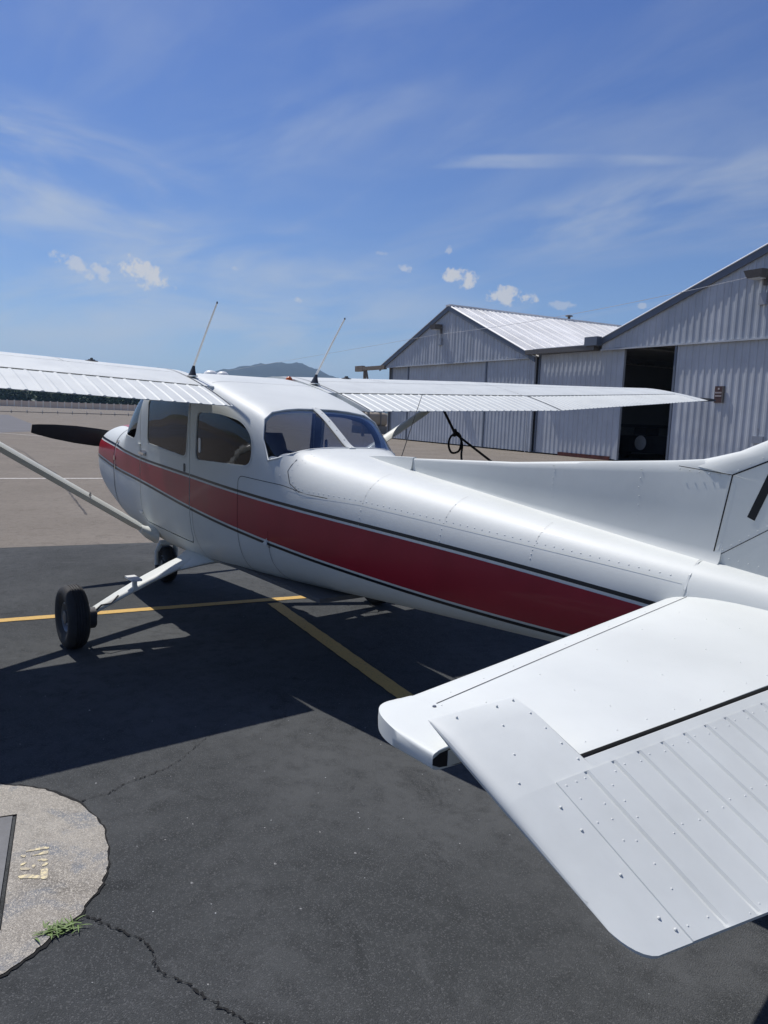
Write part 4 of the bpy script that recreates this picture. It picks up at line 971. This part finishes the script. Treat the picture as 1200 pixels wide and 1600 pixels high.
# ---- whip antennas and domes on the roof
def whip(s, y, z, tip, lean_y=0):
    mb = MB(); mb.loft([[P(s-.055+.11*(.5+.5*math.cos(q)), y+.024*math.sin(q), z-.006) for q in np.linspace(0, 2*math.pi, 17)[:-1]], [P(s-.02+.062*(.5+.5*math.cos(q)), y+.016*math.sin(q), z+.028) for q in np.linspace(0, 2*math.pi, 17)[:-1]], [P(s+.018+.02*(.5+.5*math.cos(q)), y+.009*math.sin(q), z+.066) for q in np.linspace(0, 2*math.pi, 17)[:-1]]])
    a = mb.build('whip_antenna', M['darkmetal'], AIR, 50)
    mb = MB(); mb.loft([[P(s-.07+.14*(.5+.5*math.cos(q)), y+.032*math.sin(q), z-.010+h) for q in np.linspace(0, 2*math.pi, 17)[:-1]] for h in (0, .008)]); mb.build('antenna_base', M['chrome'], a, 40)
    b = P(s+.025, y, z+.062); mb = MB(); mb.tube([b, tuple(np.array(b)*.4+np.array(tip)*.6+np.array([0, 0, .004])), tip], [.0080, .0068, .0056], 8); mb.build('rod', M['plastic_white'], a)
    mb = MB(); mb.lathe([(.0, .008), (.005, .006), (.0055, -.006), (0, -.008)], tip, (0, 0, 1), 8); mb.build('tip_ball', M['darkmetal'], a)
for sd in (1, -1):
    zt_ = wing_pt(.55, .565)[1]; zz = max(fz(1.61, .47), .0)
    whip(1.60, sd*.505, 1.905, P(2.005, sd*.505, 2.37))
mb = MB(); mb.tube([P(3.06, -.25, 1.40), P(3.16, -.25, 1.62), P(3.25, -.25, 1.815)], [.003, .0022, .0016], 6); mb.build('thin_aerial', M['darkmetal'], AIR)
for (s, y, r, m) in ((1.16, .17, .055, 'plastic_white'), (1.12, .05, .05, 'plastic_white'), (1.35, -.42, .03, 'amber')):
    z = fz(s, y); mb = MB(); mb.lathe([(0, .035), (r*.5, .032), (r*.85, .02), (r, 0), (r, -.02)], P(s, y, z), (-.02, 0, 1), 20); mb.build('dome_antenna' if r > .04 else 'position_beacon', M[m], AIR, 60)
# seams across the roof skin
for s0, w_ in ((1.78, .0016), (1.20, .0016)):
    v = []; f = []; A = np.linspace(-.47, .47, 24)
    for i, y in enumerate(A):
        v += [P(s0-w_, y, fz(s0-w_, y)+.0012), P(s0+w_, y, fz(s0+w_, y)+.0012)]
        if i: f.append((2*i-2, 2*i-1, 2*i+1, 2*i))
    mk('roof_seam', v, f, M['gap'], hull, None)
# ---- landing gear
def tyre_profile(r, w):
    h = w/2; rim = r*.46
    pts = [(rim, -h*.62), (r*.60, -h*.86), (r*.72, -h*.98), (r*.83, -h*.97), (r*.92, -h*.82), (r*.965, -h*.62), (r*.985, -h*.46)]
    tread = []
    for c in (-.36, -.12, .12, .36): tread += [(r*.997, h*(c-.085)), (r*.978, h*(c-.06)), (r*.978, h*(c+.0)), (r*.999, h*(c+.025))]
    return pts+tread+[(a, -b) for a, b in pts[::-1]]
def make_wheel(c, r, w, sd):
    mb = MB(); mb.lathe(tyre_profile(r, w), P(*c), (0, sd, 0), 56); ty = mb.build('wheel', M['rubber'], AIR, 35)
    h = w/2; mb = MB(); mb.lathe([(r*.47, -h*.6), (r*.47, h*.62), (r*.44, h*.66), (r*.40, h*.55), (r*.36, h*.30), (r*.25, h*.28), (r*.20, h*.42), (r*.19, h*.72), (r*.13, h*.78), (0, h*.78)], P(*c), (0, sd, 0), 40); rm = mb.build('rim', M['rim'], ty, 35)
    sp = [(P(c[0]+r*.305*math.cos(q), c[1]+sd*h*.30, c[2]+r*.305*math.sin(q)), (0, sd, 0)) for q in np.linspace(0, 2*math.pi, 7)[:-1]]
    rivet_mesh(sp, 'rim_bolts', ty, .009, M['steel'], 1.2)
    return ty
for sd in (1, -1):
    make_wheel((1.453, sd*1.300, .2215), .222, .146, sd)
    # tapered spring leg
    rings = []; a = np.array([1.405, .36, .575]); b = np.array([1.452, 1.195, .225])
    for t, wd_, th in ((0, .125, .026), (.25, .105, .026), (.5, .086, .025), (.75, .066, .023), (.92, .05, .021), (1.0, .03, .019)):
        p = a+(b-a)*t; p[2] += .02*math.sin(t*math.pi); d = b-a; d /= np.linalg.norm(d); n2 = np.array([0, -d[2], d[1]]); n2 = -n2 if n2[2] < 0 else n2
        rings.append([P(p[0]+wd_*math.copysign(abs(math.cos(q))**.7, math.cos(q)), sd*(p[1]+n2[1]*th*math.sin(q)), p[2]+n2[2]*th*math.sin(q)) for q in np.linspace(0, 2*math.pi, 25)[:-1]])
    mb = MB(); mb.loft(rings); lg = mb.build('gear_leg', M['paint'], AIR, 40)
    rings = []
    for y, wd_, th, zc in ((.30, .26, .05, .57), (.40, .215, .045, .55), (.47, .165, .036, .525), (.53, .122, .031, .505), (.55, .112, .029, .498)):
        rings.append([P(1.415+wd_*math.cos(q), sd*y, zc+th*math.sin(q)) for q in np.linspace(0, 2*math.pi, 25)[:-1]])
    mb = MB(); mb.loft(rings); mb.build('leg_fairing', M['paint'], lg, 50)
    # boarding step
    mb = MB(); mb.box(-.06, .10, -.035, .035, 0, .014, 0, lambda x, y, z: P(1.50+x, sd*(.90+y), .455+z)); s_ = mb.build('step', M['plastic_white'], lg, None)
    mb = MB(); mb.box(-.02, .02, -.015, .015, -.085, 0, 0, lambda x, y, z: P(1.50+x*.8, sd*(.885+y*.9), .454+z)); mb.build('step_bracket', M['paint'], s_, None)
    # axle, brake disc and caliper
    mb = MB(); mb.lathe([(0, -.16), (.03, -.16), (.03, -.10), (.095, -.10), (.095, -.088), (.03, -.088), (.03, 0), (0, 0)], P(1.453, sd*1.30, .2215), (0, sd, 0), 28); br = mb.build('brake_disc', M['steel'], lg, 35)
    mb = MB(); mb.prism(rnd([(1.50, .13), (1.56, .17), (1.56, .26), (1.50, .29)], .015, 3), sideP, sd*1.165, sd*1.225); mb.build('brake_caliper', M['darkmetal'], br, 35)
    mb = MB(); mb.tube([P(1.52, sd*1.175, .25), P(1.54, sd*1.13, .30), P(1.52, sd*1.06, .30), P(1.50, sd*1.0, .345)], .006, 6); mb.build('brake_hose', M['darkmetal'], br)
make_wheel((-.20, 0, .175), .176, .125, 1)
mb = MB()
for y in (-.095, .095): mb.tube([P(-.20, y, .175), P(-.20, y, .30), P(-.17, y*.7, .385)], [.02, .02, .024], 10)
mb.tube([P(-.17, -.08, .385), P(-.17, .08, .385)], .028, 10); mb.tube([P(-.17, 0, .38), P(-.11, 0, .66)], .034, 14); nf = mb.build('nose_gear_fork', M['paint_top'], AIR, 50)
mb = MB(); mb.tube([P(-.10, 0, .42), P(-.045, 0, .50), P(-.09, 0, .60)], .012, 8); mb.build('torque_link', M['steel'], nf)
# ---- propeller
mb = MB(); mb.lathe([(0, -.27), (.05, -.25), (.10, -.18), (.135, -.09), (.15, 0), (.15, .02), (0, .02)], P(-1.06, 0, 1.29), (-1, 0, 0), 32)
hub = mb.build('spinner', M['paint'], AIR, 50)
for sd in (1, -1):
    rings = []
    for r, c, th, tw in ((.10, .055, .05, 62), (.22, .085, .034, 48), (.40, .090, .022, 33), (.60, .086, .016, 25), (.80, .070, .011, 20), (.95, .050, .008, 17), (1.0, .040, .006, 16), (1.003, .038, .004, 16)):
        t_ = math.radians(tw*.3); ax = np.array([math.cos(.125), math.sin(.125)])*sd; r_ = []
        for q in np.linspace(0, 2*math.pi, 17)[:-1]:
            a_, b_ = c*math.cos(q), th*.5*math.sin(q); du = a_*math.cos(t_)-b_*math.sin(t_); ds = (a_*math.sin(t_)+b_*math.cos(t_))*sd
            r_.append(P(-1.07+ds*.9, ax[0]*r-ax[1]*du*sd, 1.29+ax[1]*r+ax[0]*du*sd))
        rings.append(r_)
    mb = MB(); mb.loft(rings); mb.build('propeller_blade', M['propblack'], AIR, 45)
# ---- tailplane
def tsh(x): return 5*(.2969*math.sqrt(max(x, 0))-.126*x-.3516*x*x+.2843*x**3-.1036*x**4)/.5
STZ = 1.034
def st_le(y): return 5.19+(y-.0)*(5.487-5.19)/1.60 if y <= 1.60 else 5.487
def st_hmax(y): return .056+(.0225-.056)*min(1, y/1.6)
def st_top(s, y):
    le = st_le(y); c = (5.915-le)/.80; return STZ+st_hmax(y)*tsh(max(0, (s-le)/c))
def stab(sd):
    X = [0, .008, .025, .06, .11, .18, .27, .38, .5, .64, .78, .9, 1.0]; rings = []
    for y, rear in ((.03, 5.9185), (.3, 5.9185), (.6, 5.9185), (.9, 5.9185), (1.2, 5.9185), (1.5225, 5.9185), (1.5235, 5.715), (1.60, 5.715)):
        le = st_le(y); up = []; lo = []
        for x in X:
            s = le+(rear-le)*x; h = st_top(s, y)-STZ; up.append(P(s, sd*y, STZ+h)); lo.append(P(s, sd*y, STZ-h))
        rings.append(up[::-1]+lo[1:])
    mb = MB(); mb.loft(rings); o = mb.build('horizontal_stabilizer', M['paint'], AIR, 40)
    mb = MB(); mb.box(.14, 1.52, STZ-.020, STZ+.0145, 5.9190, 5.9198, 0, lambda y, z, s: P(s, sd*y, z)); mb.build('gap_shade_plate', M['gap'], o, None)  # dark plate on the rear face, painting the shade inside the hinge gap
    # moulded tip, closed; a dark sheet paints the shade of its open back
    rings = []; CY = [(1.598, 5.482, 1.04)]
    for q in np.linspace(.06, 1, 22):
        a_ = q*math.pi/2; CY.append((1.60+.162*math.sin(a_)**.85, 5.482+.275*(1-math.cos(a_)**.62), max(.16, 1.04*math.sqrt(max(0, 1-(.62*q+.36*q**6)**2)))))
    for y, le, k in CY:
        up = []; lo = []; rear = 5.768
        for x in X:
            s = le+(rear-le)*x; h = max((st_top(5.487+(s-5.487)*1.0+.006, 1.6)-STZ)*1.02*k if s > 5.49 else .004, .0232*k*math.sqrt(min(1, x*5))*.9)
            if x == 0: h = .0
            up.append(P(s, sd*y, STZ+h)); lo.append(P(s, sd*y, STZ-h))
        rings.append(up[::-1]+lo[1:])
    mb = MB(); mb.loft(rings); tp = mb.build('stabilizer_tip', M['paint'], o, 50)
    hh = .0195
    mb = MB(); mb.prism([(1.604, STZ-hh), (1.70, STZ-hh), (1.745, STZ-hh*.72), (1.762, STZ-hh*.3), (1.762, STZ+hh*.3), (1.745, STZ+hh*.72), (1.70, STZ+hh), (1.604, STZ+hh)], lambda y, z, s: P(s, sd*y, z), 5.7685, 5.7695); mb.build('tip_opening_shade', M['gap'], tp, None)
    mb = MB(); mb.prism([(1.606, STZ-hh*.96), (1.725, STZ-hh*.80), (1.725, STZ+hh*.80), (1.606, STZ+hh*.96)], lambda y, z, s: P(s, sd*y, z), 5.770, 5.772); mb.build('closing_rib', M['paint'], tp, None)
    # leading-edge skin seam
    v = []; f = []; A = np.linspace(.17, 1.597, 24)
    for i, y in enumerate(A):
        s = st_le(y)+.092+.004*y; v += [P(s-.0013, sd*y, st_top(s, y)+.0008), P(s+.0013, sd*y, st_top(s, y)+.0008)]
        if i: f.append((2*i-2, 2*i-1, 2*i+1, 2*i))
    mk('skin_seam', v, f, M['gap'], o, None)
    sp = []
    for y in (.42, .70, .98, 1.26, 1.50):
        for s in np.arange(st_le(y)+.17, 5.83, .105): sp.append((s+rng.normal(0, .004), y+rng.normal(0, .003)))
    for y in np.arange(.30, 1.52, .105): sp.append((5.885, y))
    for s in (5.535, 5.60, 5.665): sp.append((s, 1.594))
    for y in np.arange(.22, 1.56, .13): sp.append((st_le(y)+.075, y))
    rivet_mesh([(P(s, sd*y, st_top(s, y)), (0, 0, 1)) for s, y in sp], 'stabilizer_rivets', o, .0030, M['paint'], .5)
    mb = MB(); mb.lathe([(0, .0025), (.004, .002), (.005, 0)], P(5.60, sd*1.615, STZ+.0238), (0, 0, 1), 10); mb.build('tip_screw', M['steel'], tp)
    return o
ELH = (5.948, 1.020); DEL = math.radians(22)
def E3(c, t, y): return P(ELH[0]+c*math.cos(DEL)+t*math.sin(DEL), y, ELH[1]-c*math.sin(DEL)+t*math.cos(DEL))
def elev(sd):
    YT = 1.752; PIT = .0815; WD = .0075
    def cte(y):
        c = .312+(1.70-min(y, 1.70))*.135
        if y > 1.70: c = .312-.075*(1-math.sqrt(max(0, 1-((y-1.70)/(YT-1.70+.0005))**2)))
        return c
    def ht(c, y):
        """half thickness"""
        ct = cte(y)
        if y > 1.524: f0 = -.228; h = .020*math.sqrt(max(0, min(1, (c-f0)/.05))) if c < -.10 else .020+.004*min(1, (c+.10)/.10)
        else: f0 = -.031; h = .024*math.sqrt(max(0, min(1, (c-f0)/.010)))
        if c > 0: h = .024+(.0035-.024)*(c/ct)
        e = (YT-y)/.045
        if e < 1: h *= max(.02, math.sqrt(max(0, 1-(1-e)**2)))
        return h
    ys = [.13]; k = 2
    while k*PIT < 1.50:
        for o_ in (-WD, -WD*.4, WD*.4, WD): ys.append(k*PIT+o_)
        k += 1
    ys = [y for y in ys if y < 1.515]+[1.5235, 1.5245, 1.549-WD, 1.549-.003, 1.549+.003, 1.549+WD, 1.60, 1.6325, 1.6335, 1.67, 1.70, 1.71, 1.72, 1.73, 1.738, 1.744, 1.748, 1.7505, YT]
    rings = []
    for y in ys:
        f0 = -.031 if y < 1.524 else -.228; ct = cte(y)
        C_ = [f0, f0+.0015, f0+.004, f0+.010]+([-.008, -.003] if y < 1.524 else [-.16, -.06])+[.0045, .0055, .03, .08, .14, .20, ct*.75, ct*.9, ct-.006, ct]
        up = []; lo = []
        for i, c in enumerate(C_):
            h = ht(c, y); b = 0.0
            if c > .005 and y < 1.67:
                bb = bead(y, PIT, .0105, WD) if y < 1.5235 else max(0, 1-abs(y-1.549)/WD)*.0105
                b = min(.0055, bb)*min(1, max(0, (ct-c)/.012))
            sk = .0024 if (c > .005 and .2 < y < 1.633) else 0
            up.append(E3(c, h-b+sk, sd*y)); lo.append(E3(c, -h, sd*y))
        rings.append(up[::-1]+lo[1:])
    mb = MB(); mb.loft(rings); o = mb.build('elevator', M['paint_top'], AIR, 20)
    # rivets: pairs at each bead, rows, horn screws
    sp = []; k = 2
    def at_(c, y, dz=.0015): sp.append((E3(c, ht(c, y)+dz, sd*y), E3(0, 1, 0)))
    while k*PIT < 1.52:
        y = k*PIT
        for dy in (-.018, .018):
            at_(.024+dy*.18, y+dy); at_(.168+dy*.2, y+dy, .0015); at_(cte(y)-.012+dy*.1, y+dy, .001)
        k += 1
    for c, y in ((.018, 1.618), (.018, 1.59), (.018, 1.565), (.05, 1.612), (.10, 1.62), (.05, 1.665), (.10, 1.662), (.19, 1.660), (.27, 1.657), (.075, 1.572), (.105, 1.585), (.145, 1.60), (.05, 1.52), (.085, 1.525), (.12, 1.53), (.155, 1.575), (.20, 1.58), (.245, 1.59), (.300, 1.62), (.305, 1.57), (.295, 1.645)): at_(c, y)
    for c in (-.21, -.16, -.115, -.07, -.025): at_(c, 1.537, .0005)
    for c, y in ((-.205, 1.70), (-.205, 1.59), (-.15, 1.625), (-.08, 1.66), (-.02, 1.705)): at_(c, y, .0005)
    rivet_mesh([(p, n if True else n) for p, n in [(p, (-math.sin(DEL), 0, math.cos(DEL))) for p, _ in sp]], 'elevator_rivets', o, .0031, M['paint_top'], .6)
    mb = MB(); mb.box(-.028, .0, 1.485, 1.521, -.012, .010, 0, lambda c, y, t: E3(c-.012, t, sd*y)); mb.build('hinge_bracket', M['darkmetal'], o, None)
    return o
for sd in (1, -1): stab(sd); elev(sd)
# ---- dorsal fin, fin and rudder
def vert_surface(name, rows, mat, parent):
    """rows from the base up: (z_fn start s, end s, half thickness); each row a lens section"""
    X = [0, .01, .03, .07, .13, .22, .35, .5, .7, .9, 1.0]; rings = []
    for (s0, z0, s1, z1, th, rear) in rows:
        a = []; b = []
        for x in X:
            s = s0+(s1-s0)*x; z = z0+(z1-z0)*x; h = th*(min(1, math.sqrt(x/.12) if x < .12 else 1) if not (name == 'fin' and z0 < 1.53) else 1)*(1-(1-rear)*max(0, (x-.4)/.6)); a.append(P(s, h, z)); b.append(P(s, -h, z))
        rings.append(a[::-1]+b[1:])
    mb = MB(); mb.loft(rings); return mb.build(name, mat, parent, 45)
# dorsal: thin plate rising from the tailcone ridge, rounded upper edge, flared at its foot
def dorsal():
    S = np.linspace(3.515, 5.35, 40); rings = []
    for s in S:
        zt_ = float(np.interp(s, [3.515, 4.28, 5.11, 5.35], [1.450, 1.487, 1.555, 1.582])); zb_ = prof(s)[2]-.012; th = float(np.interp(s, [3.5, 4.2, 5.35], [.013, .019, .0303]))
        r = []; H_ = zt_-zb_
        prof_ = [(1.9, 0), (1.25, .05), (1.0, .14), (.96, .5), (.92, .86), (.78, .95), (.45, .99)]
        for k, q in prof_: r.append(P(s, th*k, zb_+H_*q))
        r.append(P(s, 0, zt_))
        for k, q in prof_[::-1]: r.append(P(s, -th*k, zb_+H_*q))
        rings.append(r)
    mb = MB(); mb.loft(rings); d = mb.build('dorsal_fin', M['paint'], AIR, 40)
    # leading fairing tapering forward onto the deck
    rings = []
    for s in np.linspace(3.08, 3.511, 12):
        q = (s-3.08)/.431; zb_ = prof(s)[2]-.012; zt_ = prof(s)[2]+.003+(1.4535-prof(3.511)[2])*q**.9
        th = .008+.010*q; rings.append([P(s, th*1.8, zb_), P(s, th, zb_+(zt_-zb_)*.5), P(s, th*.7, zt_-.002), P(s, 0, zt_), P(s, -th*.7, zt_-.002), P(s, -th, zb_+(zt_-zb_)*.5), P(s, -th*1.8, zb_)])
    mb = MB(); mb.loft(rings); mb.build('dorsal_fairing', M['paint'], d, 40)
    sp = []
    for s0, zt_, zb_ in ((4.53, 1.50, 1.30), (4.98, 1.52, 1.26)):
        for z in np.linspace(zb_, zt_-.01, 8): th = float(np.interp(s0, [3.5, 4.2, 5.35], [.013, .019, .030]))*.965; sp.append(((s0+rng.normal(0, .002), z), th))
    rivet_mesh([(P(s, sd*th, z), (0, sd, 0)) for (s, z), th in sp for sd in (1, -1)], 'dorsal_rivets', d, .0034, None, .3)
    # bright lower edge strip
    return d
dorsal()
def fin():
    # rows from the tailcone up; the leading edge sweeps through a curved fillet
    LE = [(5.31, 1.12), (5.33, 1.30), (5.345, 1.45), (5.352, 1.52), (5.15, 1.548), (5.275, 1.580), (5.37, 1.607), (5.48, 1.658), (5.62, 1.77), (5.80, 1.95), (6.0, 2.17), (6.2, 2.40), (6.30, 2.52)]
    RE = [(6.02, 1.10), (6.04, 1.25), (6.05, 1.35), (6.06, 1.42), (6.07, 1.45), (6.09, 1.50), (6.10, 1.55), (6.12, 1.62), (6.17, 1.76), (6.25, 1.95), (6.345, 2.17), (6.445, 2.40), (6.50, 2.53)]
    rows = []
    for i, (l, r) in enumerate(zip(LE, RE)):
        th = float(np.interp(l[1], [1.1, 1.4, 1.56, 1.7, 2.5], [.0300, .0300, .0300, .040, .026])); rows.append((l[0], l[1], r[0], r[1], th, .55))
    f = vert_surface('fin', rows, M['paint'], AIR)
    rr = []
    for i, r in enumerate(RE):
        th = float(np.interp(r[1], [1.1, 1.6, 2.5], [.022, .024, .013])); ch = float(np.interp(r[1], [1.1, 1.6, 2.5], [.36, .40, .30]))
        rr.append((r[0]+.012, r[1], r[0]+ch, r[1]-.02, th, .15))
    rd = vert_surface('rudder', rr, M['paint_top'], AIR)
    def line(pts, nm, w=.004, mat=None, y=.0372):
        v = []; q = [np.array(p) for p in pts]
        for i, p in enumerate(q):
            d = q[min(i+1, len(q)-1)]-q[max(i-1, 0)]; d = d/np.linalg.norm(d); n = np.array([-d[1], d[0]])*w/2
            v += [P(*((p+n)[0],), finy(*(p+n))+.0012, (p+n)[1]), P((p-n)[0], finy(*(p-n))+.0012, (p-n)[1])]
        mk(nm, v, [(2*i, 2*i+1, 2*i+3, 2*i+2) for i in range(len(q)-1)], mat or M['gap'], f, None)
    from mathutils.bvhtree import BVHTree
    bv = BVHTree.FromPolygons([v.co[:] for v in f.data.vertices], [p.vertices[:] for p in f.data.polygons])
    def finy(s, z):
        h = bv.ray_cast(Vector(P(s, .5, z)), Vector((0, -1, 0))); return h[0].y if h[0] is not None else .03
    def dense(a, b, n=14): return [tuple(np.array(a)+(np.array(b)-np.array(a))*t) for t in np.linspace(0, 1, n)]
    line(dense((5.366, 1.521), (5.322, 1.232), 16), 'panel_seam', .005)
    line(dense((5.15, 1.537), (5.366, 1.521), 12), 'panel_seam', .0025)
    line(dense((5.366, 1.521), (5.49, 1.579), 8)+dense((5.49, 1.579), (5.85, 1.80), 12)[1:], 'panel_seam', .005)
    line(dense((5.345, 1.225), (5.54, 1.36), 12)+dense((5.54, 1.36), (5.9, 1.60), 14)[1:], 'panel_seam', .0025)
    # black painted bar, the start of the tail marking
    line(dense((5.448, 1.372), (5.512, 1.545), 14)+dense((5.512, 1.545), (5.56, 1.66), 10)[1:], 'tail_marking', .030, M['black_paint'])
    sp = []
    for a, b, n in (((5.155, 1.527), (5.355, 1.512), 6), ((5.385, 1.540), (5.60, 1.665), 6), ((5.355, 1.245), (5.60, 1.42), 9), ((5.37, 1.50), (5.33, 1.26), 1), ((5.345, 1.218), (5.75, 1.19), 12)):
        for t in np.linspace(0, 1, n): p = np.array(a)+(np.array(b)-np.array(a))*t; sp.append((P(p[0], max(finy(*p), .0292 if p[0] < 5.36 else 0), p[1]), (0, 1, 0)))
    rivet_mesh(sp, 'fin_rivets', f, .0036, None, .25)
fin()
# ---- cabin interior
def seat(s, y, w, tilt, back_h, z0=.86, name='seat'):
    mb = MB(); mb.prism(rnd([(s-.50, z0), (s+.02, z0-.03), (s+.02, z0+.10), (s-.48, z0+.14)], .05, 4), sideP, y-w/2, y+w/2); o = mb.build(name, M['seat'], AIR, 50)
    mb = MB(); rings = []
    for q in np.linspace(0, 1, 9):
        zz = z0+.08+back_h*q; ss = s+tilt*q; ww = w/2*(1 if q < .6 else 1-.35*((q-.6)/.4)**1.6); th = .065 if q < .9 else .045
        rings.append([P(ss+th*math.sin(a), y+ww*math.copysign(abs(math.cos(a))**.5, math.cos(a)), zz) for a in np.linspace(0, 2*math.pi, 21)[:-1]])
    mb.loft(rings); mb.build('backrest', M['seat'], o, 50)
    return o
for y in (.25, -.25): seat(1.20, y, .44, .10, .56)
seat(2.10, 0.0, .92, .12, .42, .84, 'rear_bench')
mb = MB(); mb.box(-.02, 3.2, -.40, .40, .60, .625, 0, lambda s, y, z: P(s, y, z)); mb.build('cabin_floor', M['interior'], AIR, None)
mb = MB(); mb.prism(rnd([(.22, .95), (.36, .95), (.36, 1.44), (.18, 1.47)], .03, 3), sideP, -.46, .46); pn = mb.build('instrument_panel', M['darkmetal'], AIR, 40)
for y in (.25, -.25): mb = MB(); mb.lathe([(.135, .02), (.15, .0), (.135, -.02), (.12, 0), (.135, .02)], P(.56, y, 1.20), (-1, 0, .15), 24); mb.tube([P(.56, y, 1.20), P(.34, y, 1.16)], .015, 8); mb.tube([P(.56, y-.13, 1.2), P(.56, y+.13, 1.2)], .013, 8); mb.build('control_yoke', M['darkmetal'], AIR)
def smooth_path(pts, n=6):
    q = [Vector(p) for p in pts]; out = []
    for i in range(len(q)-1):
        p0, p1, p2, p3 = q[max(i-1, 0)], q[i], q[i+1], q[min(i+2, len(q)-1)]
        for k in range(n):
            t = k/n; out.append(.5*((2*p1)+(p2-p0)*t+(2*p0-5*p1+4*p2-p3)*t*t+(3*p1-p0-3*p2+p3)*t**3))
    return out+[q[-1]]
# ---- tie-down strap hanging from the right wing
td = thing('tie_down_strap', 'black tie-down strap with loose loop below the right wing', 'strap', P(3.0, -1.15, 0))
top_ = np.array([.97, -2.40, 1.765]); kn = np.array([1.15, -2.42, 1.52]); end = np.array([1.55, -2.50, 1.295]); far = kn+(end-kn)*(1.52/ (1.52-1.295))
mb = MB(); mb.tube([P(*top_), P(*(top_*.5+kn*.5+np.array([.01, 0, -.01]))), P(*kn)], .013, 8); mb.build('upper_strap', M['strap'], td)
mb = MB(); mb.tube([P(*kn), P(*(kn*.5+far*.5)), P(*far)], .012, 8); mb.build('ground_strap', M['strap'], td)
mb = MB(); mb.tube(smooth_path([P(*(kn+np.array(d))) for d in ((0, 0, .02), (.07, .0, -.01), (.10, 0, -.08), (.07, 0, -.17), (.0, .03, -.19), (-.05, .03, -.12), (-.04, .02, -.04), (.02, 0, .01))]), .011, 8); mb.build('loop', M['strap'], td)
mb = MB(); mb.tube(smooth_path([P(*(kn+np.array(d))) for d in ((.06, 0, -.01), (.115, 0, -.10), (.11, 0, -.20), (.125, 0, -.29))]), .014, 8, flat=.4); mb.build('loose_end', M['strap'], td)
mb = MB(); mb.tube([P(*(kn+np.array(d))) for d in ((-.02, -.02, .03), (.03, .02, .02), (.02, .02, -.02), (-.01, -.02, -.01), (-.02, -.02, .03))], .017, 8); mb.build('knot', M['strap'], td)

# ------------------------------------------------------------------ air between here and the far hill
def haze():
    mb = MB(); mb.box(-6200, 6200, -6200, 6200, -1.1, 260.0); o = mb.build('haze', M['void'], None, None); tag(o, 'thin pale summer haze over the airfield', 'haze', kind='stuff')
    m = bpy.data.materials.new('haze_air'); m.use_nodes = True; N = m.node_tree.nodes; L = m.node_tree.links; N.clear()
    out = N.new('ShaderNodeOutputMaterial'); v = N.new('ShaderNodeVolumePrincipled'); v.inputs['Color'].default_value = (.40, .66, 1.0, 1); v.inputs['Density'].default_value = 1.35e-4
    v.inputs['Anisotropy'].default_value = .35
    L.new(v.outputs[0], out.inputs['Volume']); o.data.materials.clear(); o.data.materials.append(m)
haze()
